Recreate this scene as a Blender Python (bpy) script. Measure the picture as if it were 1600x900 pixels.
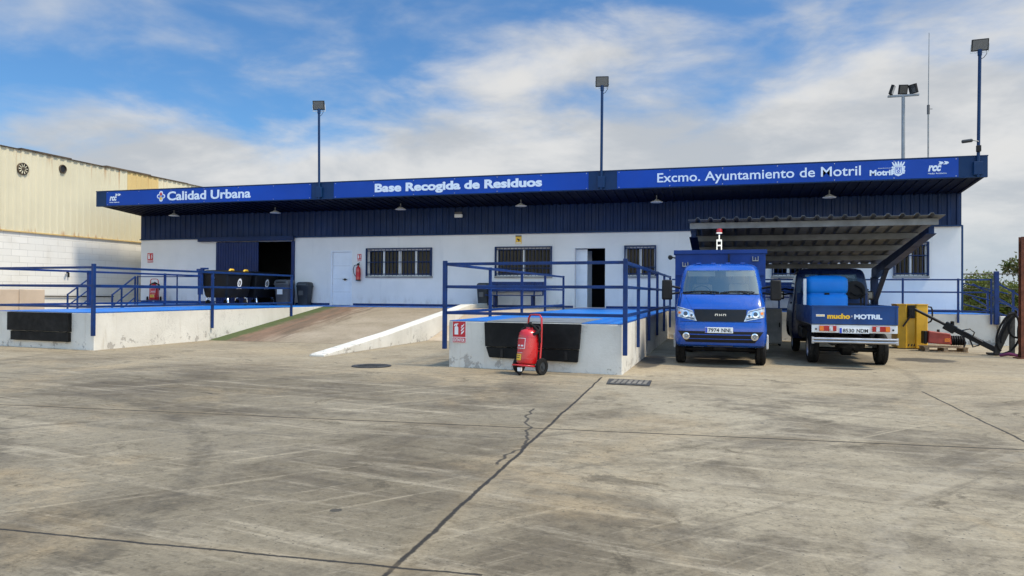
import bpy, bmesh, math, random
from mathutils import Vector, Matrix
R = math.radians
sc = bpy.context.scene
for o in list(bpy.data.objects):
    bpy.data.objects.remove(o)
COL = sc.collection
rnd = random.Random(7)

# ------------------------------------------------------------------ camera
cam_d = bpy.data.cameras.new('camera')
cam = bpy.data.objects.new('camera', cam_d)
COL.objects.link(cam)
cam_d.sensor_width = 36.0
cam_d.lens = 1141.0 / 1600 * 36.0
cam_d.clip_start = 0.05
cam_d.clip_end = 8000
cam.matrix_world = (Matrix.Translation((0, 0, 1.35)) @ Matrix.Rotation(R(16.1), 4, 'Z')
                    @ Matrix.Rotation(R(90.4), 4, 'X') @ Matrix.Rotation(R(0.36), 4, 'Z'))
sc.camera = cam

# ------------------------------------------------------------------ sky and sun
SUN_AZ, SUN_EL = 99.0, 59.0           # clockwise from +Y (into the yard), degrees
sc.view_settings.view_transform = 'Standard'
sc.view_settings.look = 'None'
sc.view_settings.gamma = 1.0
sc.view_settings.use_curve_mapping = False
sc.view_settings.exposure = 0.95

class NT:
    """small helper for node trees"""
    def __init__(s, tree):
        s.t = tree
        tree.nodes.clear()
    def n(s, kind, **kw):
        nd = s.t.nodes.new(kind)
        for k, v in kw.items():
            if k == 'ins':
                for kk, vv in v.items():
                    s.set(nd, kk, vv)
            else:
                setattr(nd, k, v)
        return nd
    def set(s, nd, key, v):
        sock = nd.inputs[key]
        if isinstance(v, bpy.types.NodeSocket):
            s.t.links.new(v, sock)
        else:
            if isinstance(v, (tuple, list)) and len(v) == 3 and sock.type == 'RGBA':
                v = (*v, 1)
            sock.default_value = v
    def math(s, op, a, b=None, c=None, clamp=False):
        nd = s.n('ShaderNodeMath', operation=op, use_clamp=clamp)
        s.set(nd, 0, a)
        if b is not None: s.set(nd, 1, b)
        if c is not None: s.set(nd, 2, c)
        return nd.outputs[0]
    def vmath(s, op, a, b=None):
        nd = s.n('ShaderNodeVectorMath', operation=op)
        s.set(nd, 0, a)
        if b is not None: s.set(nd, 1, b)
        return nd.outputs[0]
    def mix(s, fac, a, b, blend='MIX'):
        nd = s.n('ShaderNodeMix', data_type='RGBA', blend_type=blend, clamp_factor=True, clamp_result=False)
        s.set(nd, 0, fac); s.set(nd, 6, a); s.set(nd, 7, b)
        return nd.outputs[2]
    def noise(s, vec, scale, detail=4, rough=.55, dist=0.0):
        nd = s.n('ShaderNodeTexNoise')
        if vec is not None: s.set(nd, 'Vector', vec)
        s.set(nd, 'Scale', scale); s.set(nd, 'Detail', detail)
        s.set(nd, 'Roughness', rough); s.set(nd, 'Distortion', dist)
        return nd.outputs[0]
    def mapr(s, v, a, b, c=0.0, d=1.0):
        nd = s.n('ShaderNodeMapRange', clamp=True, interpolation_type='SMOOTHSTEP')
        s.set(nd, 0, v); s.set(nd, 1, a); s.set(nd, 2, b); s.set(nd, 3, c); s.set(nd, 4, d)
        return nd.outputs[0]
    def scalev(s, vec, sx, sy, sz):
        return s.vmath('MULTIPLY', vec, (sx, sy, sz))
    def xyz(s, vec):
        nd = s.n('ShaderNodeSeparateXYZ'); s.set(nd, 0, vec)
        return nd.outputs[0], nd.outputs[1], nd.outputs[2]
    def comb(s, x, y, z):
        nd = s.n('ShaderNodeCombineXYZ')
        s.set(nd, 0, x); s.set(nd, 1, y); s.set(nd, 2, z)
        return nd.outputs[0]

world = bpy.data.worlds.new('World')
sc.world = world
world.use_nodes = True
def build_world():
    t = NT(world.node_tree)
    sky = t.n('ShaderNodeTexSky', sky_type='NISHITA', sun_disc=False)
    sky.sun_elevation = R(SUN_EL); sky.sun_rotation = R(SUN_AZ)
    sky.air_density = 1.0; sky.dust_density = 0.6; sky.ozone_density = 2.5
    tc = t.n('ShaderNodeTexCoord')
    d = tc.outputs['Generated']
    x, y, z = t.xyz(d)
    zc = t.math('MAXIMUM', z, 0.0)
    den = t.math('ADD', zc, 0.34)
    p = t.comb(t.math('DIVIDE', x, den), t.math('DIVIDE', y, den), t.math('MULTIPLY', z, 3.0))
    n1 = t.noise(p, 1.15, 3, .5, .2)
    n2 = t.noise(t.vmath('ADD', p, (6.2, 2.9, 1.7)), 3.6, 7, .54, .2)
    f = t.math('ADD', t.math('MULTIPLY', n1, .55), t.math('MULTIPLY', n2, .52))
    # more cloud towards the right and near the horizon, clear towards the upper left
    u = t.math('ADD', t.math('MULTIPLY', x, math.cos(R(16.1))), t.math('MULTIPLY', y, math.sin(R(16.1))))
    cov = t.math('ADD', t.math('MULTIPLY', u, .25), t.math('MULTIPLY', z, -1.1))
    bank = t.mapr(z, .12, .25, .27, 0.0)
    cov = t.math('ADD', cov, bank)
    dens = t.math('ADD', f, t.math('ADD', cov, .255))
    m = t.mapr(dens, .45, .70)
    n3 = t.noise(t.vmath('ADD', p, (9.1, 4.2, 1.0)), 2.4, 6, .58, .2)
    shade = t.mapr(n3, .36, .66)
    cl = t.mix(shade, (4.9, 5.15, 5.45), (7.25, 7.2, 7.05))
    wisps = t.math('MULTIPLY', t.mapr(n2, .40, .78), .62)
    skyc = t.mix(1.0, sky.outputs[0], (0.68, 1.08, 1.38), 'MULTIPLY')
    c = t.mix(wisps, skyc, (5.6, 6.0, 6.5))
    c = t.mix(t.math('MULTIPLY', m, .94), c, cl)
    haze = t.mapr(z, .0, .12, .55, .0)
    c = t.mix(haze, c, (4.6, 5.6, 6.5))
    # added fill: unseen sky overhead and behind the viewer is made brighter and warmer
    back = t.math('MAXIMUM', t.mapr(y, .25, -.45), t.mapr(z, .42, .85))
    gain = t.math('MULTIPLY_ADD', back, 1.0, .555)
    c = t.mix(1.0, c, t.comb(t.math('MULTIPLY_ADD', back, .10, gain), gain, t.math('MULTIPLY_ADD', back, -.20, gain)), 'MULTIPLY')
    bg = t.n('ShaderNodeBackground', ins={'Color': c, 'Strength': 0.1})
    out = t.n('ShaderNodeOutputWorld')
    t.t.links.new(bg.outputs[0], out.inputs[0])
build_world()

sun_d = bpy.data.lights.new('sun', 'SUN')
sun_d.energy = 2.2
sun_d.angle = R(10)
sun_d.color = (1.0, .885, .70)
sun = bpy.data.objects.new('sun', sun_d)
COL.objects.link(sun)
_sd = Vector((math.sin(R(SUN_AZ)) * math.cos(R(SUN_EL)), math.cos(R(SUN_AZ)) * math.cos(R(SUN_EL)), math.sin(R(SUN_EL))))
sun.location = _sd * 60
sun.rotation_euler = _sd.to_track_quat('Z', 'Y').to_euler()

# ------------------------------------------------------------------ materials
def newmat(name):
    m = bpy.data.materials.new(name); m.use_nodes = True
    return m, NT(m.node_tree)

def finish(t, color, rough=.5, metal=0.0, bump=None, bstr=.3, bdist=.01, spec=.5, coat=0.0, emit=None):
    b = t.n('ShaderNodeBsdfPrincipled')
    t.set(b, 'Base Color', color); t.set(b, 'Roughness', rough); t.set(b, 'Metallic', metal)
    t.set(b, 'Specular IOR Level', spec); t.set(b, 'Coat Weight', coat)
    if bump is not None:
        bn = t.n('ShaderNodeBump', ins={'Height': bump, 'Strength': bstr, 'Distance': bdist})
        t.t.links.new(bn.outputs[0], b.inputs['Normal'])
    out = t.n('ShaderNodeOutputMaterial')
    t.t.links.new(b.outputs[0], out.inputs[0])
    return b

def paint(name, col, rough=.45, metal=0.0, var=.18, scale=2.5, dirt=0.0, dirtcol=(.12, .10, .08), bump=0.0,
          bscale=60, coat=0.0, spec=.5, dscale=3.0, streak=0.0):
    m, t = newmat(name)
    tc = t.n('ShaderNodeTexCoord').outputs['Object']
    n = t.noise(tc, scale, 5, .6)
    lo = tuple(c * (1 - var) for c in col); hi = tuple(min(1, c * (1 + var)) for c in col)
    c = t.mix(t.mapr(n, .3, .7), lo, hi)
    if dirt > 0:
        v = t.scalev(tc, 1, 1, .35) if streak else tc
        n2 = t.noise(v, dscale, 8, .68, .4)
        c = t.mix(t.math('MULTIPLY', t.mapr(n2, .52, .74), dirt), c, dirtcol)
    rr = t.mapr(t.noise(tc, scale * 3, 4), .2, .8, max(.02, rough - .08), min(1, rough + .1))
    finish(t, c, rr, metal, t.noise(tc, bscale, 4, .6) if bump else None, bump, .004, spec, coat)
    return m

def glassmat(name, tint=(.75, .8, .82), ior=1.5, boost=.04):
    m, t = newmat(name)
    tr = t.n('ShaderNodeBsdfTransparent', ins={'Color': tint})
    gl = t.n('ShaderNodeBsdfGlossy', ins={'Color': (.98, .95, .86), 'Roughness': .03})
    fr = t.n('ShaderNodeFresnel', ins={'IOR': ior}).outputs[0]
    mx = t.n('ShaderNodeMixShader', ins={0: t.math('ADD', fr, boost, clamp=True), 1: tr.outputs[0], 2: gl.outputs[0]})
    out = t.n('ShaderNodeOutputMaterial')
    t.t.links.new(mx.outputs[0], out.inputs[0])
    return m

MT = {}
MT['blue_sign'] = paint('blue_sign', (.0012, .052, .34), .5, var=.10, scale=.5, spec=.25, dirt=.10, dirtcol=(.01, .06, .22), streak=1)
MT['blue_fascia'] = paint('blue_fascia', (.0018, .028, .095), .5, var=.1, scale=1.2, spec=.25)
MT['blue_clad'] = paint('blue_clad', (.003, .020, .078), .5, var=.2, scale=.7, dirt=.25, dirtcol=(.012, .026, .06), spec=.25)
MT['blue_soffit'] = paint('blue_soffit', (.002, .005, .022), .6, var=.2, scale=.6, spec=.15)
MT['blue_rail'] = paint('blue_rail', (.002, .026, .125), .45, var=.25, scale=4, dirt=.55, dirtcol=(.018, .026, .055), spec=.3, dscale=9)
MT['blue_door'] = paint('blue_door', (.004, .020, .095), .5, var=.15, scale=1.0, dirt=.2, dirtcol=(.02, .03, .06), spec=.3)
MT['blue_truck'] = paint('blue_truck', (.0025, .062, .35), .24, var=.06, scale=1.5, coat=.6, spec=.4, dirt=.16, dirtcol=(.05, .075, .16), dscale=5)
MT['blue_box'] = paint('blue_box', (.0025, .034, .18), .5, var=.14, scale=1.4, dirt=.3, dirtcol=(.015, .03, .08), streak=1, spec=.3)
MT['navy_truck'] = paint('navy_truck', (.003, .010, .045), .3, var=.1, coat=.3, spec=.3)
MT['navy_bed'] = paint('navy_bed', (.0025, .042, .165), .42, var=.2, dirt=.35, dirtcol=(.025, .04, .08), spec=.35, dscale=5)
MT['tank'] = paint('tank', (.004, .21, .68), .42, var=.08, scale=2, spec=.3)
MT['white_metal'] = paint('white_metal', (.72, .72, .70), .4, var=.06, dirt=.25, dirtcol=(.35, .32, .28))
MT['white_door'] = paint('white_door', (.70, .74, .78), .45, var=.04, dirt=.12, dirtcol=(.5, .5, .48))
MT['black_plastic'] = paint('black_plastic', (.008, .008, .009), .5, var=.25, dirt=.15, dirtcol=(.03, .028, .025), spec=.25)
MT['black_gloss'] = paint('black_gloss', (.007, .007, .008), .4, var=.2, spec=.3)
MT['rubber'] = paint('rubber', (.012, .0115, .011), .8, var=.3, scale=6, dirt=.5, dirtcol=(.075, .062, .05), bump=.3, spec=.2, dscale=7)
MT['bumper_rubber'] = paint('bumper_rubber', (.008, .008, .008), .7, var=.4, scale=3, dirt=.25, dirtcol=(.035, .032, .03), bump=.2, bscale=30, spec=.2)
MT['steel'] = paint('steel', (.42, .42, .43), .38, .85, var=.15)
MT['chrome'] = paint('chrome', (.75, .76, .78), .15, .95, var=.05)
MT['galv'] = paint('galv', (.25, .255, .25), .5, .5, var=.2, scale=2.5, dirt=.3, dirtcol=(.15, .14, .12))
MT['carport_sheet'] = paint('carport_sheet', (.145, .155, .165), .6, .2, var=.3, scale=1.5, dirt=.35, dirtcol=(.055, .055, .055))
MT['grey_pole'] = paint('grey_pole', (.23, .25, .27), .5, .3, var=.12)
MT['bin_grey'] = paint('bin_grey', (.028, .032, .036), .5, var=.2, dirt=.25, dirtcol=(.1, .1, .1))
MT['bin_mid'] = paint('bin_mid', (.085, .085, .088), .5, var=.18, dirt=.25, dirtcol=(.16, .15, .14))
MT['red'] = paint('red', (.48, .008, .010), .28, var=.08, coat=.5, dirt=.1, dirtcol=(.2, .02, .02))
MT['red_dull'] = paint('red_dull', (.30, .035, .02), .5, var=.25, dirt=.5, dirtcol=(.08, .03, .02))
MT['sign_red'] = paint('sign_red', (.50, .01, .02), .4, var=.05)
MT['sign_white'] = paint('sign_white', (.80, .80, .79), .45, var=.03)
MT['letter'] = paint('letter', (.66, .74, .84), .4, var=.02)
MT['yellow_paint'] = paint('yellow_paint', (.62, .34, .015), .45, var=.12, dirt=.45, dirtcol=(.25, .13, .02), streak=1)
MT['yellow_sign'] = paint('yellow_sign', (.75, .45, .03), .45, var=.05)
MT['yellow_letter'] = paint('yellow_letter', (.80, .46, .01), .45, var=.03)
MT['orange_lens'] = paint('orange_lens', (.75, .18, .01), .2, var=.05, coat=.4)
MT['red_lens'] = paint('red_lens', (.38, .006, .006), .2, var=.05, coat=.4)
MT['black_ink'] = paint('black_ink', (.012, .012, .014), .5, var=.05)
MT['eu_blue'] = paint('eu_blue', (.01, .05, .45), .4, var=.05)
MT['plate'] = paint('plate', (.78, .78, .76), .4, var=.03, dirt=.12, dirtcol=(.5, .48, .44))
MT['headlight'] = paint('headlight', (.46, .48, .50), .15, .3, var=.45, scale=14, coat=.6)
MT['lens_dark'] = paint('lens_dark', (.06, .065, .07), .08, .2, var=.2, coat=.8)
MT['curtain'] = paint('curtain', (.50, .54, .50), .9, var=.12, scale=6)
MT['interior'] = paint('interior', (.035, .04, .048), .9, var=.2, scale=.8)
MT['dash'] = paint('dash', (.26, .25, .22), .7, var=.1)
MT['seat'] = paint('seat', (.42, .40, .36), .8, var=.15)
MT['rust'] = paint('rust', (.14, .042, .018), .8, .1, var=.4, scale=5, dirt=.5, dirtcol=(.045, .018, .010), bump=.5)
MT['wood'] = paint('wood', (.32, .22, .13), .8, var=.35, scale=9, dirt=.3, bump=.3)
MT['beige_block'] = paint('beige_block', (.50, .39, .29), .8, var=.08, scale=1.2, dirt=.15, dirtcol=(.32, .24, .17), bump=.2)
MT['lamp_glass'] = paint('lamp_glass', (.30, .31, .32), .25, .2, var=.1, scale=20)
MT['trunk'] = paint('trunk', (.10, .07, .045), .9, var=.3, scale=12, bump=.5)
MT['iron'] = paint('iron', (.055, .052, .048), .65, .4, var=.4, scale=7, dirt=.5, dirtcol=(.16, .14, .12), bump=.4)
MT['flash_dark'] = paint('flash_dark', (.10, .072, .045), .7, .2, var=.5, scale=1.5, dirt=.5, dirtcol=(.03, .02, .015))
MT['grate'] = paint('grate', (.17, .15, .12), .8, .1, var=.35, scale=8, dirt=.5, dirtcol=(.06, .05, .04))
MT['purlin'] = paint('purlin', (.17, .18, .19), .5, .4, var=.2, dirt=.3, dirtcol=(.09, .09, .09))
MT['glass'] = glassmat('glass', (.20, .23, .26), 1.22, .006)
MT['windscreen_glass'] = glassmat('windscreen_glass', (.86, .85, .78), 1.5, .19)
MT['cab_glass'] = glassmat('cab_glass', (.15, .17, .18), 1.4, .02)
MT['floodglass'] = paint('floodglass', (.20, .21, .22), .12, .5, var=.1, scale=30)

def mat_white_wall():
    m, t = newmat('white_wall')
    tc = t.n('ShaderNodeTexCoord').outputs['Object']
    n = t.noise(tc, .55, 5, .6)
    c = t.mix(t.mapr(n, .3, .7), (.70, .695, .675), (.785, .775, .75))
    st = t.noise(t.scalev(tc, 2.2, 2.2, .22), 2.2, 6, .6)
    c = t.mix(t.math('MULTIPLY', t.mapr(st, .56, .8), .28), c, (.50, .51, .52))
    x, y, z = t.xyz(tc)
    g = t.noise(t.scalev(tc, 1.3, 1.3, .5), 3.2, 7, .66)
    foot = t.math('MULTIPLY', t.mapr(z, .92, 1.35, 1, 0), t.mapr(g, .45, .72))
    c = t.mix(t.math('MULTIPLY', foot, .5), c, (.40, .37, .33))
    finish(t, c, .8, 0, t.noise(tc, 35, 5, .65), .25, .006, .25)
    return m
def mat_dock_wall():
    """old white limewash over concrete: drips, scuffs, and chips that show grey concrete"""
    m, t = newmat('dock_wall')
    tc = t.n('ShaderNodeTexCoord').outputs['Object']
    n = t.noise(tc, .9, 6, .6)
    c = t.mix(t.mapr(n, .3, .7), (.57, .54, .475), (.68, .65, .58))
    st = t.noise(t.scalev(tc, 2.6, 2.6, .35), 2.4, 8, .68, .3)
    c = t.mix(t.math('MULTIPLY', t.mapr(st, .53, .78), .55), c, (.42, .36, .27))
    x, y, z = t.xyz(tc)
    g = t.noise(tc, 4.5, 8, .7)
    low = t.mapr(z, .05, .42, .115, .0)
    chip = t.mapr(t.math('ADD', g, low), .665, .70)
    c = t.mix(t.math('MULTIPLY', chip, .8), c, (.34, .31, .27))
    cr = t.noise(t.vmath('ADD', tc, (4, 2, 7)), 1.6, 9, .72, .4)
    crack = t.mapr(t.math('ABSOLUTE', t.math('SUBTRACT', cr, .5)), .0, .006, 1, 0)
    cm = t.mapr(t.noise(tc, .7, 2), .54, .62)
    c = t.mix(t.math('MULTIPLY', t.math('MULTIPLY', crack, cm), .6), c, (.18, .16, .14))
    h = t.math('SUBTRACT', t.noise(tc, 22, 6, .7), t.math('MULTIPLY', chip, .8))
    finish(t, c, .85, 0, h, .55, .012, .2)
    return m
def mat_floor_paint():
    m, t = newmat('blue_floor_paint')
    tc = t.n('ShaderNodeTexCoord').outputs['Object']
    n = t.noise(tc, .7, 6, .6)
    c = t.mix(t.mapr(n, .3, .7), (.008, .125, .46), (.012, .185, .60))
    w = t.noise(t.scalev(tc, 1, .6, 1), 3.0, 9, .72, .5)
    c = t.mix(t.math('MULTIPLY', t.mapr(w, .60, .74), .6), c, (.30, .34, .38))
    d = t.noise(tc, 1.4, 7, .66)
    c = t.mix(t.math('MULTIPLY', t.mapr(d, .58, .75), .5), c, (.015, .05, .14))
    finish(t, c, .45, 0, t.noise(tc, 40, 4, .6), .2, .004, .4)
    return m
def mat_yard():
    m, t = newmat('yard_concrete')
    tc = t.n('ShaderNodeTexCoord').outputs['Object']
    x, y, z = t.xyz(tc)
    big = t.noise(tc, .16, 4, .55, .3)
    c = t.mix(t.mapr(big, .34, .66), (.160, .130, .085), (.252, .214, .150))
    # slabs were poured apart: the left field is darker and browner than the right one
    slab = t.mapr(t.math('ADD', x, t.math('MULTIPLY', y, .0387)), -1.43, -1.40, .84, 1.12)
    c = t.mix(1.0, c, t.comb(slab, slab, slab), 'MULTIPLY')
    # broad damp and traffic-worn areas
    med = t.noise(t.vmath('ADD', tc, (11, 3, 0)), .55, 9, .68, .7)
    c = t.mix(t.math('MULTIPLY', t.mapr(med, .36, .56, 1, 0), .70), c, (.066, .051, .033))
    # trowel streaks and tyre scuffs run in several directions over the slabs
    rot = t.n('ShaderNodeVectorRotate', rotation_type='Z_AXIS', ins={'Vector': tc, 'Angle': R(8)}).outputs[0]
    s1 = t.noise(t.scalev(rot, .35, 3.0, 1), 1.4, 9, .72, .6)
    c = t.mix(t.math('MULTIPLY', t.mapr(s1, .50, .68), .55), c, (.335, .285, .205))
    s1b = t.noise(t.scalev(t.vmath('ADD', rot, (5, 3, 9)), .30, 2.6, 1), 1.1, 9, .72, .6)
    c = t.mix(t.math('MULTIPLY', t.mapr(s1b, .52, .70), .55), c, (.060, .045, .028))
    rot2 = t.n('ShaderNodeVectorRotate', rotation_type='Z_AXIS', ins={'Vector': tc, 'Angle': R(-52)}).outputs[0]
    s2 = t.noise(t.scalev(rot2, .20, 4.5, 1), 1.6, 8, .70, .35)
    c = t.mix(t.math('MULTIPLY', t.mapr(s2, .55, .70), .50), c, (.375, .315, .220))
    s3 = t.noise(t.scalev(t.vmath('ADD', rot2, (31, 7, 2)), .26, 5.0, 1), 1.2, 8, .70, .35)
    c = t.mix(t.math('MULTIPLY', t.mapr(s3, .55, .72), .55), c, (.066, .052, .034))
    # warm earthy dust patches
    du = t.noise(t.vmath('ADD', tc, (2, 17, 5)), .42, 9, .70, .6)
    c = t.mix(t.math('MULTIPLY', t.mapr(du, .50, .70), .55), c, (.30, .225, .13))
    # dust swept up against the docks
    sw = t.math('ADD', y, t.math('MULTIPLY', t.math('SUBTRACT', du, .5), 5.0))
    c = t.mix(t.math('MULTIPLY', t.mapr(sw, 9.2, 13.2), .42), c, (.355, .285, .185))
    # grime blotches
    bl = t.noise(t.vmath('ADD', tc, (7, 40, 1)), 1.7, 10, .74, .8)
    c = t.mix(t.math('MULTIPLY', t.mapr(bl, .57, .67), .62), c, (.050, .040, .027))
    # fine grain
    gr = t.noise(tc, 42, 6, .72)
    c = t.mix(t.mapr(gr, .25, .72, .0, .42), c, t.mix(1.0, c, (1.9, 1.88, 1.85), 'MULTIPLY'))
    gr2 = t.noise(tc, 10, 9, .78)
    c = t.mix(t.mapr(gr2, .47, .68, .0, .62), c, t.mix(1.0, c, (.40, .385, .37), 'MULTIPLY'))
    gr3 = t.noise(t.scalev(rot, .5, 1.6, 1), 26, 7, .8)
    c = t.mix(t.mapr(gr3, .52, .66, .0, .55), c, t.mix(1.0, c, (.45, .44, .42), 'MULTIPLY'))
    c = t.mix(t.mapr(gr3, .34, .46, .40, .0), c, t.mix(1.0, c, (1.55, 1.52, 1.46), 'MULTIPLY'))
    vg = t.n('ShaderNodeTexVoronoi', feature='F1', ins={'Vector': tc, 'Scale': 34.0, 'Randomness': 1.0})
    vgc = t.xyz(vg.outputs['Color'])[0]
    c = t.mix(t.math('MULTIPLY', t.math('LESS_THAN', vg.outputs['Distance'], .22), t.math('GREATER_THAN', vgc, .86)), c, t.mix(vgc, (.03, .026, .02), (.10, .085, .06)))
    # curved tyre tracks of turning vehicles
    tn = t.noise(t.scalev(tc, 3, 3, 1), 3.0, 6, .7)
    for (cx, cy, r0, k, col) in ((-9.5, 1.0, 5.2, .32, (.055, .045, .032)), (-9.5, 1.0, 6.75, .28, (.055, .045, .032)), (6.5, 3.0, 4.3, .26, (.36, .31, .23)), (6.5, 3.0, 5.8, .22, (.36, .31, .23)), (-5.5, 14.5, 8.6, .22, (.06, .05, .036)), (2.2, -1.0, 7.4, .2, (.06, .05, .036))):
        ddx = t.math('SUBTRACT', x, cx); ddy = t.math('SUBTRACT', y, cy)
        rr0 = t.math('SQRT', t.math('ADD', t.math('MULTIPLY', ddx, ddx), t.math('MULTIPLY', ddy, ddy)))
        dd0 = t.math('ABSOLUTE', t.math('SUBTRACT', rr0, r0))
        c = t.mix(t.math('MULTIPLY', t.mapr(dd0, .05, .13, k * 1.6, 0), t.mapr(tn, .36, .62)), c, col)
    # oil drips: sparse round spots
    vo = t.n('ShaderNodeTexVoronoi', feature='F1', ins={'Vector': t.vmath('ADD', tc, t.scalev(t.comb(gr2, bl, 0), .10, .10, 0)), 'Scale': 1.9, 'Randomness': 1.0})
    vr = t.xyz(vo.outputs['Color'])
    spot = t.math('MULTIPLY', t.math('LESS_THAN', vo.outputs['Distance'], t.math('MULTIPLY', vr[1], .095)), t.math('GREATER_THAN', vr[0], .72))
    c = t.mix(t.math('MULTIPLY', spot, .75), c, (.028, .026, .024))
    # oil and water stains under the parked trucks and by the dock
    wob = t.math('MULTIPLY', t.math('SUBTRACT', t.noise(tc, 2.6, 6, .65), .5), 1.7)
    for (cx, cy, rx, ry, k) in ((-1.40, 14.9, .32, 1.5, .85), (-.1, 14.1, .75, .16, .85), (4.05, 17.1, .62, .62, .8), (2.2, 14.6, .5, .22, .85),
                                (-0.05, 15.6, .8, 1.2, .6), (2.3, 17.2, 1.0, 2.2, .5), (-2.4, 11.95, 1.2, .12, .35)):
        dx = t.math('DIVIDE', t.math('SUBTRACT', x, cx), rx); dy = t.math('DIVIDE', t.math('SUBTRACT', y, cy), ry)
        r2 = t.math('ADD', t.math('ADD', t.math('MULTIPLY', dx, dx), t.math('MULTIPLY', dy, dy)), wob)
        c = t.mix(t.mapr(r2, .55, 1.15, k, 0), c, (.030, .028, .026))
    # saw-cut and cast joints between the slabs
    jw = t.math('MULTIPLY', t.math('SUBTRACT', t.noise(tc, 1.4, 5, .6), .5), .07)
    jf = t.math('MULTIPLY', t.math('SUBTRACT', t.noise(tc, 16, 4, .7), .5), .022)
    jo = t.math('ADD', jw, jf)
    def joint(c, v, pos, w, k, mask=None, slope=0.0, other=None):
        vv = t.math('ADD', v, jo)
        if slope: vv = t.math('SUBTRACT', vv, t.math('MULTIPLY', other, slope))
        dd = t.math('ABSOLUTE', t.math('SUBTRACT', vv, pos))
        f = t.mapr(dd, w * .5, w * 1.3, k, 0)
        halo = t.mapr(dd, w, w * 9, k * .18, 0)
        if mask is not None:
            f = t.math('MULTIPLY', f, mask); halo = t.math('MULTIPLY', halo, mask)
        c = t.mix(halo, c, (.30, .22, .12))
        return t.mix(f, c, (.022, .019, .016))
    c = joint(c, x, -1.417, .017, .95, t.math('LESS_THAN', y, 11.75), -.0387, y)
    c = joint(c, y, 7.233, .019, .95, None, .0774, x)
    c = joint(c, y, 3.38, .012, .95, t.math('LESS_THAN', x, -1.1), .054, x)
    c = joint(c, x, 2.70, .016, .9, t.math('LESS_THAN', y, 11.5))
    c = joint(c, y, 10.45, .016, .6, t.math('LESS_THAN', x, -2.2), -.14, x)
    c = joint(c, y, 11.35, .012, .5, t.math('GREATER_THAN', x, -1.0))
    c = joint(c, x, -13.5, .02, .6, t.math('LESS_THAN', y, 13.1))
    c = joint(c, y, 16.9, .015, .6, t.math('GREATER_THAN', x, 3.4))
    # one wandering crack
    cx_ = t.math('ADD', t.math('MULTIPLY', t.math('SUBTRACT', t.noise(t.comb(0, y, 3.3), 1.0, 5, .55), .5), .7),
                 t.math('ADD', -1.62, t.math('MULTIPLY', t.math('SUBTRACT', y, 5.5), -.16)))
    cd = t.math('ABSOLUTE', t.math('SUBTRACT', x, cx_))
    cm = t.math('MULTIPLY', t.math('GREATER_THAN', y, 5.5), t.math('LESS_THAN', y, 8.3))
    c = t.mix(t.math('MULTIPLY', t.mapr(cd, .006, .022, .85, 0), cm), c, (.03, .026, .022))
    rr = t.mapr(bl, .3, .7, .62, .9)
    hgt = t.math('ADD', t.math('MULTIPLY', gr, .6), t.math('MULTIPLY', gr2, .6))
    finish(t, c, rr, 0, hgt, .5, .008, .3)
    return m
def mat_ramp():
    m, t = newmat('ramp_concrete')
    tc = t.n('ShaderNodeTexCoord').outputs['Object']
    x, y, z = t.xyz(tc)
    n = t.noise(tc, .8, 7, .65, .4)
    c = t.mix(t.mapr(n, .3, .7), (.25, .20, .135), (.35, .285, .205))
    st = t.noise(t.scalev(tc, 2.4, .35, 1), 1.7, 8, .68, .5)
    wob = t.math('MULTIPLY', t.math('SUBTRACT', st, .5), 3.4)
    red = t.mapr(t.math('ADD', x, wob), -12.3, -11.0, 1, 0)
    c = t.mix(t.math('MULTIPLY', red, .7), c, t.mix(t.mapr(st, .4, .62), (.085, .052, .034), (.185, .088, .052)))
    gw = t.math('MULTIPLY', t.math('SUBTRACT', t.noise(tc, 3, 6, .7), .5), .8)
    gre = t.mapr(t.math('ADD', x, gw), -13.25, -12.85, 1, 0)
    c = t.mix(t.math('MULTIPLY', gre, .9), c, (.065, .095, .030))
    gr = t.noise(tc, 14, 8, .75)
    c = t.mix(t.mapr(gr, .45, .7, 0, .5), c, t.mix(1.0, c, (.55, .54, .52), 'MULTIPLY'))
    finish(t, c, .85, 0, gr, .5, .01, .2)
    return m
def mat_passage():
    m, t = newmat('passage_concrete')
    tc = t.n('ShaderNodeTexCoord').outputs['Object']
    n = t.noise(tc, .7, 8, .66, .4)
    c = t.mix(t.mapr(n, .3, .7), (.37, .29, .205), (.47, .385, .285))
    gr = t.noise(tc, 12, 8, .75)
    c = t.mix(t.mapr(gr, .48, .7, 0, .4), c, (.22, .18, .14))
    finish(t, c, .85, 0, gr, .5, .01, .2)
    return m
def mat_block():
    m, t = newmat('white_block')
    tc = t.n('ShaderNodeTexCoord').outputs['Object']
    x, y, z = t.xyz(tc)
    v = t.comb(y, z, 0)
    br = t.n('ShaderNodeTexBrick', offset=.5, ins={'Vector': v, 'Scale': 1.0, 'Mortar Size': .007, 'Mortar Smooth': .3,
             'Brick Width': .64, 'Row Height': .235, 'Color1': (.68, .655, .60), 'Color2': (.74, .715, .66), 'Mortar': (.45, .43, .40)})
    n = t.noise(tc, .8, 7, .65)
    c = t.mix(t.math('MULTIPLY', t.mapr(n, .5, .76), .4), br.outputs[0], (.50, .46, .38))
    fade = t.mapr(t.noise(t.vmath('ADD', tc, (3, 9, 1)), .45, 4, .6), .42, .6)
    c = t.mix(t.math('MULTIPLY', fade, .55), c, (.70, .68, .63))
    st = t.noise(t.scalev(tc, 2, 2, .2), 2.6, 6, .6)
    c = t.mix(t.math('MULTIPLY', t.mapr(st, .58, .8), .3), c, (.42, .38, .32))
    finish(t, c, .85, 0, t.math('SUBTRACT', t.math('MULTIPLY', t.noise(tc, 18, 5), .3), br.outputs[1]), .35, .01, .2)
    return m
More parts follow.
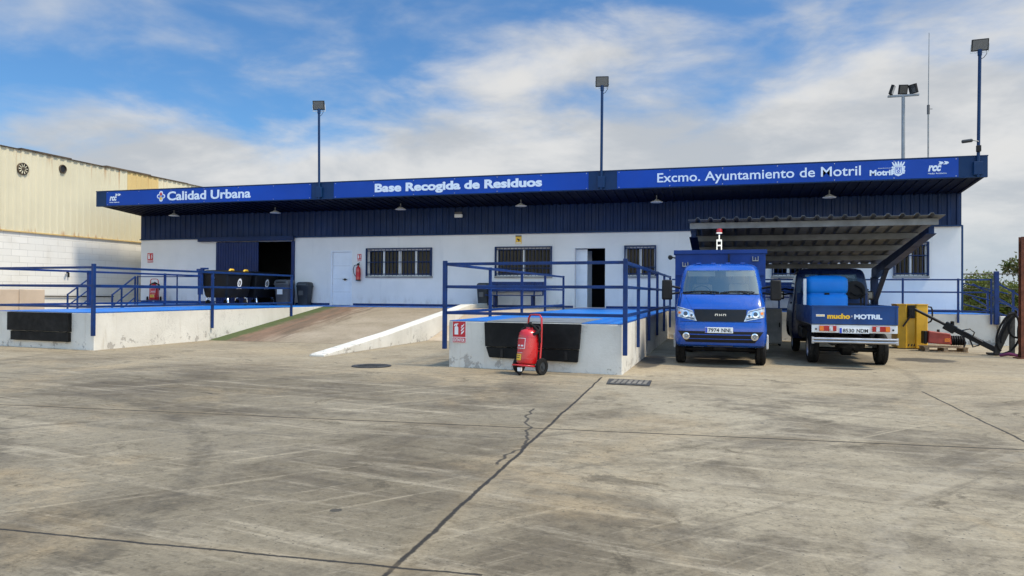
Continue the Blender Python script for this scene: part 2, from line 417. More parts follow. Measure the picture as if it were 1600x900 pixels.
def mat_hall_sheet(name, base, rustk):
    m, t = newmat(name)
    tc = t.n('ShaderNodeTexCoord').outputs['Object']
    x, y, z = t.xyz(tc)
    n = t.noise(tc, .35, 4, .6)
    lo = tuple(v * .88 for v in base)
    c = t.mix(t.mapr(n, .3, .7), lo, base)
    st = t.noise(t.scalev(tc, 1, 4.5, .16), 1.3, 8, .68, .2)
    top = t.mapr(z, 5.0, 6.5, .0, .09)
    bot = t.mapr(z, 3.5, 3.8, .12, .0)
    r = t.mapr(t.math('ADD', st, t.math('ADD', top, bot)), .62, .80)
    c = t.mix(t.math('MULTIPLY', r, rustk), c, (.40, .20, .065))
    r2 = t.mapr(t.math('ADD', st, top), .72, .85)
    c = t.mix(t.math('MULTIPLY', r2, rustk), c, (.12, .06, .03))
    finish(t, c, .55, .0, t.noise(tc, 9, 3), .1, .004, .35)
    return m
def mat_soil():
    m, t = newmat('soil')
    tc = t.n('ShaderNodeTexCoord').outputs['Object']
    n = t.noise(tc, .08, 8, .65, .3); n2 = t.noise(tc, 2.0, 7, .7)
    c = t.mix(t.mapr(n, .4, .6), (.17, .13, .085), (.055, .075, .028))
    c = t.mix(t.mapr(n2, .45, .7, 0, .6), c, (.09, .085, .04))
    finish(t, c, .95, 0, n2, .6, .05, .1)
    return m
def mat_leaf(name, a, b):
    m, t = newmat(name)
    tc = t.n('ShaderNodeTexCoord').outputs['Object']
    n = t.noise(tc, 2.2, 3, .6)
    oi = t.n('ShaderNodeNewGeometry').outputs['Random Per Island']
    c = t.mix(t.math('ADD', t.math('MULTIPLY', n, .5), t.math('MULTIPLY', oi, .5)), a, b)
    d = t.n('ShaderNodeBsdfDiffuse', ins={'Color': c}); tl = t.n('ShaderNodeBsdfTranslucent', ins={'Color': c})
    g = t.n('ShaderNodeBsdfGlossy', ins={'Color': (.5, .5, .5), 'Roughness': .5})
    m1 = t.n('ShaderNodeMixShader', ins={0: .42, 1: d.outputs[0], 2: tl.outputs[0]})
    m2 = t.n('ShaderNodeMixShader', ins={0: .04, 1: m1.outputs[0], 2: g.outputs[0]})
    out = t.n('ShaderNodeOutputMaterial'); t.t.links.new(m2.outputs[0], out.inputs[0])
    return m
MT['white_wall'] = mat_white_wall()
MT['dock_wall'] = mat_dock_wall()
MT['blue_floor'] = mat_floor_paint()
MT['yard'] = mat_yard()
MT['ramp'] = mat_ramp()
MT['passage'] = mat_passage()
MT['block'] = mat_block()
MT['hall_sheet'] = mat_hall_sheet('hall_sheet', (.64, .58, .41), .9)
MT['hall_sheet_yellow'] = mat_hall_sheet('hall_sheet_yellow', (.62, .45, .19), .9)
MT['soil'] = mat_soil()
MT['leaf_a'] = mat_leaf('leaf_a', (.045, .080, .014), (.120, .165, .032))
MT['leaf_b'] = mat_leaf('leaf_b', (.075, .105, .014), (.190, .205, .036))
MT['leaf_c'] = mat_leaf('leaf_c', (.060, .058, .020), (.125, .115, .036))

# ------------------------------------------------------------------ mesh builder
OFF = {}
class MB:
    def __init__(s): s.v = []; s.f = []
    def add(s, vs, fs):
        k = len(s.v); s.v += [tuple(p) for p in vs]; s.f += [tuple(i + k for i in f) for f in fs]; return s
    def box(s, x0, x1, y0, y1, z0, z1):
        vs = [(x0, y0, z0), (x1, y0, z0), (x1, y1, z0), (x0, y1, z0), (x0, y0, z1), (x1, y0, z1), (x1, y1, z1), (x0, y1, z1)]
        return s.add(vs, [(3, 2, 1, 0), (4, 5, 6, 7), (0, 1, 5, 4), (1, 2, 6, 5), (2, 3, 7, 6), (3, 0, 4, 7)])
    def hexa(s, vs):
        return s.add(vs, [(3, 2, 1, 0), (4, 5, 6, 7), (0, 1, 5, 4), (1, 2, 6, 5), (2, 3, 7, 6), (3, 0, 4, 7)])
    def quad(s, a, b, c, d): return s.add([a, b, c, d], [(0, 1, 2, 3)])
    def prism(s, pts, vec):
        """closed polygon (3d points) pushed along vec"""
        n = len(pts); vec = Vector(vec)
        vs = [Vector(p) for p in pts] + [Vector(p) + vec for p in pts]
        fs = [tuple(range(n))[::-1], tuple(range(n, 2 * n))] + [(i, (i + 1) % n, n + (i + 1) % n, n + i) for i in range(n)]
        return s.add(vs, fs)
    def tube(s, pts, r, n=8, cap=True, r1=None):
        pts = [Vector(p) for p in pts]; m = len(pts); rings = []
        up = None
        for i, p in enumerate(pts):
            d = (pts[min(i + 1, m - 1)] - pts[max(i - 1, 0)]).normalized()
            if up is None:
                up = d.orthogonal().normalized()
            up = (up - d * up.dot(d)); up = up.normalized() if up.length > 1e-6 else d.orthogonal().normalized()
            sd = d.cross(up)
            rr = r if r1 is None else r + (r1 - r) * i / (m - 1)
            rings.append([p + (up * math.cos(a) + sd * math.sin(a)) * rr for a in [2 * math.pi * k / n for k in range(n)]])
        vs = [q for rg in rings for q in rg]; fs = []
        for i in range(m - 1):
            for k in range(n):
                fs.append((i * n + k, i * n + (k + 1) % n, (i + 1) * n + (k + 1) % n, (i + 1) * n + k))
        if cap: fs += [tuple(range(n))[::-1], tuple(range((m - 1) * n, m * n))]
        return s.add(vs, fs)
    def bar(s, a, b, w, h=None, up=(0, 0, 1)):
        """square section bar from a to b"""
        a = Vector(a); b = Vector(b); h = h or w
        d = (b - a).normalized(); up = Vector(up)
        if abs(d.dot(up)) > .98: up = Vector((0, 1, 0))
        sd = d.cross(up).normalized(); u = sd.cross(d)
        q = [(-1, -1), (1, -1), (1, 1), (-1, 1)]
        vs = [a + sd * i * w / 2 + u * j * h / 2 for i, j in q] + [b + sd * i * w / 2 + u * j * h / 2 for i, j in q]
        return s.hexa(vs)
    def lathe(s, prof, c=(0, 0, 0), axis='Z', n=24, cap=True):
        """prof: list of (r, h)"""
        c = Vector(c); vs = []; fs = []; m = len(prof)
        for r, h in prof:
            for k in range(n):
                a = 2 * math.pi * k / n
                u, w = r * math.cos(a), r * math.sin(a)
                vs.append(c + (Vector((u, w, h)) if axis == 'Z' else Vector((h, u, w)) if axis == 'X' else Vector((w, h, u))))
        for i in range(m - 1):
            for k in range(n):
                fs.append((i * n + k, i * n + (k + 1) % n, (i + 1) * n + (k + 1) % n, (i + 1) * n + k))
        if cap:
            fs += [tuple(range(n))[::-1], tuple(range((m - 1) * n, m * n))]
        return s.add(vs, fs)
    def xf(s, M):
        s.v = [tuple(M @ Vector(p)) for p in s.v]; return s
    def build(s, name, mat, parent=None, bevel=0.0, smooth=None, segs=2):
        me = bpy.data.meshes.new(name)
        off = OFF.get(parent.name, Vector((0, 0, 0))) if parent else Vector((0, 0, 0))
        me.from_pydata([Vector(p) - off for p in s.v], [], s.f)
        me.validate(); 
        bm = bmesh.new(); bm.from_mesh(me)
        bmesh.ops.recalc_face_normals(bm, faces=bm.faces)
        bm.to_mesh(me); bm.free()
        me.materials.append(MT[mat] if isinstance(mat, str) else mat)
        o = bpy.data.objects.new(name, me); COL.objects.link(o)
        if parent:
            o.parent = parent; OFF[o.name] = off
        if bevel:
            b = o.modifiers.new('bevel', 'BEVEL'); b.width = bevel; b.segments = segs; b.limit_method = 'ANGLE'; b.angle_limit = R(35)
            b.use_clamp_overlap = True
        if smooth is not None:
            me.polygons.foreach_set('use_smooth', [True] * len(me.polygons))
            me.set_sharp_from_angle(angle=R(smooth))
        return o

def tag(o, label=None, cat=None, group=None, kind=None):
    if label: o['label'] = label
    if cat: o['category'] = cat
    if group: o['group'] = group
    if kind: o['kind'] = kind
    return o
def thing(name, loc, label, cat, group=None, world=True):
    """Empty at the thing's base; world=True: parts are given in world coordinates"""
    o = bpy.data.objects.new(name, None); COL.objects.link(o)
    o.empty_display_size = .2
    o.location = loc
    OFF[o.name] = Vector(loc) if world else Vector((0, 0, 0))
    return tag(o, label, cat, group)
def copy_tree(o, parent=None):
    c = o.copy(); COL.objects.link(c)
    if parent: c.parent = parent
    for ch in list(o.children): copy_tree(ch, c)
    return c
def structure(name, mb, mat, **kw):
    return tag(mb.build(name, mat, None, **kw), kind='structure')

def text_mb(body, bold=0.0, shear=0.0, depth=.004, spacing=1.0):
    """flat lettering as mesh in the XZ plane, facing -Y; returned with its bounds at origin"""
    cu = bpy.data.curves.new('lettering', 'FONT')
    cu.body = body; cu.size = 1.0; cu.extrude = depth; cu.offset = bold; cu.shear = shear; cu.space_character = spacing
    cu.resolution_u = 4
    ob = bpy.data.objects.new('lettering', cu); COL.objects.link(ob)
    dg = bpy.context.evaluated_depsgraph_get()
    me = bpy.data.meshes.new_from_object(ob.evaluated_get(dg))
    mb = MB(); mb.add([v.co for v in me.vertices], [tuple(p.vertices) for p in me.polygons])
    bpy.data.objects.remove(ob); bpy.data.curves.remove(cu); bpy.data.meshes.remove(me)
    return mb
def place_text(body, x0, x1, zb, zt, y, bold=0.0, shear=0.0, face=-1, depth=.004, spacing=1.0, ref=None):
    """fit lettering into x0..x1, height of cap line zb..zt (bounds of ref or body) on a wall facing -Y (face=-1)"""
    mb = text_mb(body, bold, shear, 1.0, spacing)
    xs = [p[0] for p in mb.v]; 
    if ref:
        ys = [p[1] for p in text_mb(ref, bold, shear, 1.0).v]
    else:
        ys = [p[1] for p in mb.v]
    ax, bx = min(xs), max(xs); ay, by = min(ys), max(ys)
    out = []
    for p in mb.v:
        u = (p[0] - ax) / (bx - ax); w = (p[1] - ay) / (by - ay)
        X = x0 + u * (x1 - x0)
        out.append((X, y + face * depth * (0.5 + 0.5 * (1 if p[2] > 0 else -1)), zb + w * (zt - zb)))
    mb.v = out
    return mb
def words(mb, name, mat, parent, gap):
    """one mesh per word: letters are grouped by the gaps between them along x"""
    key = (lambda p: p[0])
    iv = sorted((min(mb.v[i][0] for i in f), max(mb.v[i][0] for i in f)) for f in mb.f)
    cuts = []; hi = iv[0][1]
    for a, b in iv:
        if a - hi > gap: cuts.append((a + hi) / 2)
        hi = max(hi, b)
    parts = [MB() for _ in range(len(cuts) + 1)]; maps = [dict() for _ in parts]
    for f in mb.f:
        c = sum(mb.v[i][0] for i in f) / len(f)
        k = sum(c > q for q in cuts); m = maps[k]
        for i in f:
            if i not in m: m[i] = len(parts[k].v); parts[k].v.append(mb.v[i])
        parts[k].f.append(tuple(m[i] for i in f))
    return [p.build(name, mat, parent) for p in parts]
def disc(mb, cx, y, cz, r, n=20, rz=None, th=.004):
    rz = rz or r
    return mb.prism([(cx + r * math.cos(2 * math.pi * k / n), y, cz + rz * math.sin(2 * math.pi * k / n)) for k in range(n)], (0, -th, 0))
def ring(mb, cx, y, cz, r0, r1, n=24, th=.004, k=1.0):
    for i in range(n):
        a, b = 2 * math.pi * i / n, 2 * math.pi * (i + 1) / n
        mb.prism([(cx + r0 * math.cos(a), y, cz + k * r0 * math.sin(a)), (cx + r1 * math.cos(a), y, cz + k * r1 * math.sin(a)),
                  (cx + r1 * math.cos(b), y, cz + k * r1 * math.sin(b)), (cx + r0 * math.cos(b), y, cz + k * r0 * math.sin(b))], (0, -th, 0))
    return mb
def rect(mb, x0, x1, y, z0, z1, th=.004): return mb.box(x0, x1, y - th, y, z0, z1)

# ================================================================== ground
DZ = .84            # height of the loading docks
structure('ground', MB().quad((-900, -300, -.03), (1500, -300, -.03), (1500, 2500, -.03), (-900, 2500, -.03)), 'soil')
structure('yard', MB().quad((-60, -25, 0), (26, -25, 0), (26, 27.5, 0), (-60, 27.5, 0)), 'yard')
# ramp between the docks, the rising passage beside it
structure('ramp', MB().prism([(-13.585, 17.0, .004), (-13.585, 23.0, DZ - .004), (-13.585, 23.0, .004)], (5.275, 0, 0)), 'ramp')
structure('passage', MB().prism([(-7.94, 19.0, .006), (-7.94, 22.9, DZ - .006), (-7.94, 24.8, DZ - .006), (-7.94, 24.8, .006)], (3.135, 0, 0)), 'passage')

# ================================================================== docks and their walls (one thing: the raised apron of the building)
def slab_top(mb, x0, x1, y0, y1): return mb.box(x0, x1, y0, y1, DZ - .002, DZ + .006)
dock = thing('loading_dock', (-15.3, 19, 0), 'left loading dock with blue painted floor, white wall and black rubber bumper', 'loading dock')
w = MB()
w.prism([(-17, 13.56, -.02), (-13.6, 13.2, -.02), (-13.6, 22.99, -.02), (-17, 22.0, -.02)], (0, 0, DZ + .016))
w.build('dock_wall', 'dock_wall', dock, bevel=.02)
MB().prism([(-16.99, 13.57, DZ - .002), (-13.61, 13.21, DZ - .002), (-13.61, 22.985, DZ - .002), (-16.99, 22.0, DZ - .002)], (0, 0, .012)).build('floor', 'blue_floor', dock)
SL = Matrix(((1, 0, 0, 0), (-.106, 1, 0, -.106 * 13.6), (0, 0, 1, 0), (0, 0, 0, 1)))
b = MB(); b.box(-16.4, -14.32, 13.1, 13.24, .40, .83).xf(SL)
b.build('rubber_bumper', 'bumper_rubber', dock, bevel=.01)
b = MB(); b.box(-16.3, -14.34, 13.12, 13.24, .17, .385).xf(SL); b.build('bumper_skirt', 'bumper_rubber', dock, bevel=.01)

front = thing('loading_dock', (-3.2, 17.5, 0), 'front loading dock with blue floor, black bumper plate and red extinguisher sign', 'loading dock')
FA, FB = 12.18, .0972            # the dock front is not quite square to the building
def fy(x, d=0.0): return FA + d + FB * (-1.6 - x)
SH = Matrix(((1, 0, 0, 0), (-FB, 1, 0, FA - 12.28 - FB * 1.6), (0, 0, 1, 0), (0, 0, 0, 1)))
MB().prism([(-4.80, fy(-4.8), -.02), (-1.6, fy(-1.6), -.02), (-1.6, 22.99, -.02), (-4.80, 22.99, -.02)], (0, 0, DZ + .016)).build('dock_wall', 'dock_wall', front, bevel=.02)
zf = DZ - .003
MB().prism([(-4.79, fy(-4.79, .01), zf), (-4.05, fy(-4.05, .01), zf), (-4.05, 14.6, zf), (-4.79, 14.6, zf)], (0, 0, .009)).build('floor', 'blue_floor', front)
MB().prism([(-2.30, fy(-2.3, .01), zf), (-1.61, fy(-1.61, .01), zf), (-1.61, 14.6, zf), (-2.30, 14.6, zf)], (0, 0, .009)).build('floor', 'blue_floor', front)
MB().box(-4.79, -1.61, 14.61, 22.985, zf, zf + .009).build('floor', 'blue_floor', front)
MB().prism([(-4.04, fy(-4.04, .02), zf), (-2.31, fy(-2.31, .02), zf), (-2.31, 14.59, zf), (-4.04, 14.59, zf)], (0, 0, .013)).build('leveller_plate', 'galv', front)
MB().prism([(-4.05, 12.285, .40), (-2.33, 12.285, .40), (-2.30, 12.285, DZ - .012), (-4.07, 12.285, DZ - .012)], (0, -.10, 0)).xf(SH).build('rubber_bumper', 'bumper_rubber', front, bevel=.012)
MB().prism([(-3.98, 12.285, .21), (-2.36, 12.285, .18), (-2.34, 12.285, .39), (-4.04, 12.285, .39)], (0, -.08, 0)).xf(SH).build('bumper_skirt', 'bumper_rubber', front, bevel=.01)
for x in (-2.58, -3.76): MB().box(x, x + .05, 12.19, 12.206, .22, .36).xf(SH).build('bumper_bracket', 'black_gloss', front)

walk = thing('raised_walkway', (-8, 24, 0), 'raised blue floored walkway along the foot of the white building wall', 'walkway')
w = MB()
w.box(-23.35, -17.001, 22.0, 24.98, -.02, DZ - .004)
w.box(-17.0, -7.96, 23.0, 24.98, -.02, DZ - .004)
w.box(-4.80, 7.25, 23.0, 24.98, -.02, DZ - .004)
w.build('walkway_wall', 'dock_wall', walk, bevel=.015)
f = MB()
f.box(-23.34, -17.0, 22.01, 24.97, DZ - .003, DZ + .006)
f.box(-16.99, -7.98, 23.01, 24.97, DZ - .003, DZ + .006)
f.box(-4.79, 7.24, 23.01, 24.97, DZ - .003, DZ + .006)
f.build('floor', 'blue_floor', walk)

# low white wall beside the ramp
rw = MB(); rw.prism([(-8.30, 13.5, -.01), (-8.30, 13.5, .05), (-8.30, 16.8, .34), (-8.30, 22.6, .965), (-8.30, 24.6, .985), (-8.30, 24.6, -.01)], (.35, 0, 0))
tag(rw.build('ramp_wall', 'dock_wall', None, bevel=.02), 'low sloping white wall rising along the right side of the ramp', 'low wall')

# ================================================================== main building
bld = thing('depot_building', (-8.2, 27, 0), 'long white depot building with navy ribbed cladding and lettered blue canopy', 'building')
WX0, WX1, WY = -23.35, 6.93, 25.0
# openings: x0, x1, z0, z1
OP = [(-19.59, -16.12, DZ, 3.33), (-14.46, -13.56, DZ, 2.94), (-12.92, -10.31, 1.95, 2.97), (-7.82, -5.79, 1.95, 2.97),
      (-4.95, -3.89, DZ, 2.92), (-3.20, -2.19, 1.95, 2.96), (1.55, 2.50, 1.95, 2.96), (2.66, 3.30, DZ, 2.94), (5.10, 6.02, 1.95, 2.97)]
w = MB(); x = WX0
for (a, b_, z0, z1) in OP:
    w.box(x, a, WY, WY + .28, -.02, 3.62)
    if z0 > DZ: w.box(a, b_, WY, WY + .28, -.02, z0)
    w.box(a, b_, WY, WY + .28, z1, 3.62)
    x = b_
w.box(x, WX1, WY, WY + .28, -.02, 3.62)
w.build('wall', 'white_wall', bld)
w = MB()
w.box(WX1 - .28, WX1, WY + .282, 42, -.02, 4.9); w.box(WX0, WX0 + .28, WY + .282, 42, -.02, 4.9); w.box(WX0, WX1, 42.002, 42.3, -.02, 4.9)
w.build('side_wall', 'white_wall', bld)
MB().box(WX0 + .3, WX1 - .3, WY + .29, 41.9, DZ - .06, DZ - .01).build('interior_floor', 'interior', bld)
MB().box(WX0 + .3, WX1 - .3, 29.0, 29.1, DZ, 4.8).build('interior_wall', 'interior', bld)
MB().box(WX0, WX1, 24.6, 42.3, 4.93, 5.06).build('roof', 'galv', bld)
# blue line painted along the wall foot
for (a, b_) in ((WX0 + .02, -19.7), (-16.0, -14.5), (-13.5, -5.0), (-3.85, 2.6), (3.35, WX1 - .02)):
    MB().box(a, b_, WY - .012, WY - .003, DZ + .008, DZ + .085).build('skirting', 'blue_rail', bld)
# navy ribbed cladding band: real trapezoid ribs
def ribbed(mb, a, b, z0, z1, pitch=.25, depth=.035, axis='X', plane=0.0, sign=-1, zf=None):
    """trapezoidal sheet standing in a vertical plane: runs a..b along X (axis X) or Y"""
    prof = []; x = a
    while x < b - 1e-6:
        e = min(x + pitch, b)
        for t, d in ((0, 0), (.52, 0), (.62, 1), (.88, 1), (.98, 0)):
            q = x + t * pitch
            if q < e: prof.append((q, d * depth))
        x += pitch
    prof.append((b, 0))
    vs = []; fs = []
    for q, d in prof:
        top = zf(q) if zf else z1
        p = plane + sign * d
        if axis == 'X': vs += [(q, p, z0), (q, p, top)]
        else: vs += [(p, q, z0), (p, q, top)]
    for i in range(len(prof) - 1): fs.append((2 * i, 2 * i + 2, 2 * i + 3, 2 * i + 1))
    return mb.add(vs, fs)
c = ribbed(MB(), WX0, WX1, 3.50, 4.60, .25, .035, 'X', WY - .02); c.box(WX0, WX1, WY - .018, WY + .05, 3.49, 4.60)
c.build('cladding', 'blue_clad', bld)
MB().box(WX0 - .01, WX1 + .01, WY - .085, WY - .02, 3.455, 3.495).build('cladding_trim', 'blue_fascia', bld)
# canopy
FY = 22.7
cn = MB()
cn.hexa([(WX0, FY + .10, 4.64), (WX1, FY + .10, 4.64), (WX1, WY + .1, 4.46), (WX0, WY + .1, 4.46), (WX0, FY + .10, 4.72), (WX1, FY + .10, 4.72), (WX1, WY + .1, 4.56), (WX0, WY + .1, 4.56)])
x = WX0 + .15
while x < WX1 - .1:
    cn.hexa([(x, FY + .12, 4.615), (x + .07, FY + .12, 4.615), (x + .07, WY - .06, 4.44), (x, WY - .06, 4.44), (x, FY + .12, 4.64), (x + .07, FY + .12, 4.64), (x + .07, WY - .06, 4.463), (x, WY - .06, 4.463)])
    x += .30
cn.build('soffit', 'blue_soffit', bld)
fa = MB(); fa.box(WX0, WX1, FY, FY + .10, 4.60, 5.17)
fa.box(WX0, WX0 + .1, FY + .102, WY, 4.66, 5.17); fa.box(WX1 - .1, WX1, FY + .102, WY, 4.66, 5.17); fa.box(WX0, WX1, FY + .10, WY, 5.08, 5.16)
fa.build('fascia', 'blue_fascia', bld)
MB().box(WX0 - .01, WX1 + .01, FY - .012, FY + .12, 5.172, 5.20).build('fascia_capping', 'blue_fascia', bld)
Y1 = FY - .012
def panel(x0, x1):
    return MB().box(x0, x1, FY - .012, FY - .001, 4.625, 5.155).build('sign_panel', 'blue_sign', bld)
def screws(pn, x0, x1):
    n = int((x1 - x0) / 1.45)
    for k in range(n + 1):
        for z in (4.655, 5.125):
            disc(MB(), x0 + .06 + (x1 - x0 - .12) * k / n, FY - .0122, z, .013, 8).build('screw', 'steel', pn)
    for k in range(1, n):
        if k % 2 == 0:
            xx = x0 + .06 + (x1 - x0 - .12) * k / n; MB().box(xx - .003, xx + .003, FY - .0132, FY - .0122, 4.626, 5.154).build('seam', 'blue_fascia', pn)
p1 = panel(-22.85, -13.92); p2 = panel(-13.03, -4.07); p3 = panel(-3.17, 6.22)
YL = Y1 - .002
screws(p1, -22.85, -13.92); screws(p2, -13.03, -4.07); screws(p3, -3.17, 6.22)
words(place_text('Calidad Urbana', -20.02, -16.39, 4.735, 5.075, YL, .026, ref='Clid'), 'lettering', 'letter', p1, .10)
words(place_text('Base Recogida de Residuos', -11.46, -5.57, 4.77, 5.06, YL, .045, ref='BRd'), 'lettering', 'letter', p2, .09)
words(place_text('Excmo. Ayuntamiento de Motril', -1.94, 3.76, 4.765, 5.045, YL, .010, ref='EAd'), 'lettering', 'letter', p3, .075)
def chevron_logo(x0, par):
    mb = place_text('rcc', x0, x0 + .33, 4.80, 4.97, YL, .045, .25)
    for k in range(2):
        xx = x0 + .24 + k * .13
        mb.prism([(xx, YL, 4.985), (xx + .05, YL, 5.025), (xx + .02, YL, 5.075), (xx + .12, YL, 5.06), (xx + .15, YL, 5.025), (xx + .09, YL, 4.985)], (0, -.004, 0))
    t2 = place_text('Medio Ambiente', x0, x0 + .46, 4.722, 4.765, YL, .01)
    mb.add(t2.v, t2.f)
    mb.build('logo', 'letter', par)
chevron_logo(-22.69, p1); chevron_logo(5.47, p3)
# four-lobed emblem beside 'Calidad Urbana'
cx, cz = -20.30, 4.905
em = MB()
for dx, dz, rx, rz in ((0, .11, .085, .09), (0, -.11, .085, .09), (-.10, 0, .085, .085), (.10, 0, .085, .085)): disc(em, cx + dx, YL, cz + dz, rx, 18, rz)
em.build('emblem', 'letter', p1)
e2 = MB(); disc(e2, cx, YL - .005, cz + .09, .045, 14, .06); e2.build('emblem_mark', 'sign_red', p1)
for q_ in (-.09, .09): disc(MB(), cx + q_, YL - .005, cz, .05, 14, .045).build('emblem_mark', 'eu_blue', p1)
e2 = MB(); disc(e2, cx, YL - .005, cz - .09, .04, 14, .06); e2.build('emblem_mark', 'yellow_letter', p1)
# town logo: word, small line above, coat of arms
mb = place_text('Motril', 3.99, 4.58, 4.735, 4.90, YL, .04, ref='MtL')
t2 = place_text('Ayuntamiento', 4.20, 4.55, 4.925, 4.955, YL, .01); mb.add(t2.v, t2.f)
mb.build('logo', 'letter', p3)
cx = 4.725
ca = MB(); 
ca.prism([(cx - .12, YL, 4.98), (cx + .12, YL, 4.98), (cx + .12, YL, 4.80), (cx + .09, YL, 4.74), (cx, YL, 4.70), (cx - .09, YL, 4.74), (cx - .12, YL, 4.80)], (0, -.004, 0))
for k in range(5):
    a = -1.0 + k * .5
    ca.prism([(cx + a * .10 - .03, YL, 5.0), (cx + a * .10 + .03, YL, 5.0), (cx + a * .155 + .015, YL, 5.10 + .02 * (1 - abs(a))), (cx + a * .155 - .015, YL, 5.10 + .02 * (1 - abs(a)))], (0, -.004, 0))
for sgn in (-1, 1):
    for k in range(4): disc(ca, cx + sgn * (.135 + .012 * (k % 2)), YL - .0003 * k, 4.79 + .055 * k, .028, 10)
ca.box(cx - .12, cx + .12, YL - .0045, YL, 4.985, 4.999)
ca.build('coat_of_arms', 'letter', p3)
cb = MB(); 
for (a, b_, z0, z1) in ((-.085, -.075, 4.79, 4.955), (.075, .085, 4.79, 4.955), (-.074, .074, 4.945, 4.955), (-.05, -.02, 4.88, 4.935), (.02, .05, 4.88, 4.935), (-.06, .06, 4.775, 4.785)): cb.box(cx + a, cx + b_, YL - .008, YL - .0055, z0, z1)
ring(cb, cx, YL - .0055, 4.835, .018, .036, 14, .003)
cb.build('shield_lines', 'eu_blue', p3)

def window(x0, x1, z0, z1, nleaf, nbars, hbars, curtain=None, white=True):
    """recessed sliding window with a bar grille in front"""
    fr = MB(); y = WY + .10
    m = .05
    fr.box(x0, x1, y, y + .06, z0, z0 + m); fr.box(x0, x1, y, y + .06, z1 - m, z1); fr.box(x0, x0 + m, y, y + .06, z0 + m, z1 - m); fr.box(x1 - m, x1, y, y + .06, z0 + m, z1 - m)
    for k in range(1, nleaf):
        xm = x0 + (x1 - x0) * k / nleaf; wd = .055 if k % 2 == 0 else .04
        fr.box(xm - wd, xm + wd, y - .01, y + .05, z0 + m, z1 - m)
    wn = fr.build('window', 'white_metal', bld, bevel=.006)
    MB().box(x0 + m, x1 - m, y + .025, y + .031, z0 + m, z1 - m).build('pane', 'glass', wn)
    g = MB(); gy = WY - .055
    for k in range(nbars + 1):
        xx = x0 + .03 + (x1 - x0 - .06) * k / nbars
        g.bar((xx, gy, z0 + .015), (xx, gy, z1 - .01), .016)
    for h in hbars: g.box(x0 - .02, x1 + .02, gy - .016, gy - .009, z0 + h * (z1 - z0) - .015, z0 + h * (z1 - z0) + .015)
    for (a, b_, c_, d_) in ((x0 - .03, x1 + .03, z1 + .0, z1 + .035), (x0 - .03, x0 + .005, z0 + .01, z1), (x1 - .005, x1 + .03, z0 + .01, z1)):
        g.box(a, b_, gy - .02, WY - .001, c_, d_)
    g.build('grille', 'blue_rail' if not white else 'blue_clad', wn)
    MB().box(x0 - .05, x1 + .05, WY - .06, WY + .10, z0 - .06, z0 - .001).build('sill', 'galv', wn, bevel=.008)
    if curtain:
        for (a, b_) in curtain:
            cu = MB(); n = 22; pts = []
            for k in range(n + 1): pts.append((x0 + (x1 - x0) * (a + (b_ - a) * k / n), WY + .33 + .025 * math.sin(k * 2.2)))
            vs = []; fs = []
            for (q, r_) in pts: vs += [(q, r_, z0 - .05), (q, r_, z1 + .05)]
            for k in range(n): fs.append((2 * k, 2 * k + 2, 2 * k + 3, 2 * k + 1))
            cu.add(vs, fs); cu.build('curtain', 'curtain', wn, smooth=60)
window(-12.92, -10.31, 1.95, 2.97, 4, 17, (.08, .52, .93), [(.52, .80)])
window(-7.82, -5.79, 1.95, 2.97, 2, 15, (.08, .28, .93), None)
window(-3.20, -2.19, 1.95, 2.96, 2, 8, (.08, .30, .93), None)
window(1.55, 2.50, 1.95, 2.96, 2, 7, (.08, .93), None)
window(5.10, 6.02, 1.95, 2.97, 2, 7, (.08, .62, .93), [(.1, .85)])

# big sliding door: ribbed leaf over the left part, dark opening to the right, rail box above
d = ribbed(MB(), -19.62, -17.65, DZ + .02, 3.32, .12, .02, 'X', WY - .06); d.box(-19.62, -17.65, WY - .058, WY - .02, DZ + .02, 3.32)
sd_ = d.build('sliding_door', 'blue_door', bld)
MB().box(-17.80, -17.76, WY - .14, WY - .085, 1.75, 2.05).build('handle', 'black_plastic', sd_)
MB().box(-20.40, -16.0, WY - .20, WY - .09, 3.34, 3.52).build('door_rail', 'blue_clad', bld, bevel=.01)
MB().box(-16.15, -16.03, WY - .07, WY + .25, DZ + .01, 3.335).build('door_frame', 'blue_door', bld)
# plain white door
dm = MB(); dm.box(-14.40, -13.62, WY + .06, WY + .10, DZ + .015, 2.885)
door = dm.build('door', 'white_door', bld)
g = MB(); g.box(-14.46, -14.40, WY - .006, WY + .12, DZ, 2.94).box(-13.62, -13.56, WY - .006, WY + .12, DZ, 2.94).box(-14.40, -13.62, WY - .006, WY + .12, 2.885, 2.94)
g.build('frame', 'white_door', door)
h = MB(); h.lathe([(.045, 0), (.045, .012), (.018, .015), (.018, .05)], (-13.86, WY + .01, 1.83), 'Y', 14); h.box(-13.95, -13.77, WY + .0, WY + .016, 1.82, 1.845)
h.build('handle', 'black_gloss', door)
for zz in (1.35, 1.85, 2.35): MB().box(-14.38, -13.64, WY + .056, WY + .0602, zz, zz + .006).build('seam', 'galv', door)
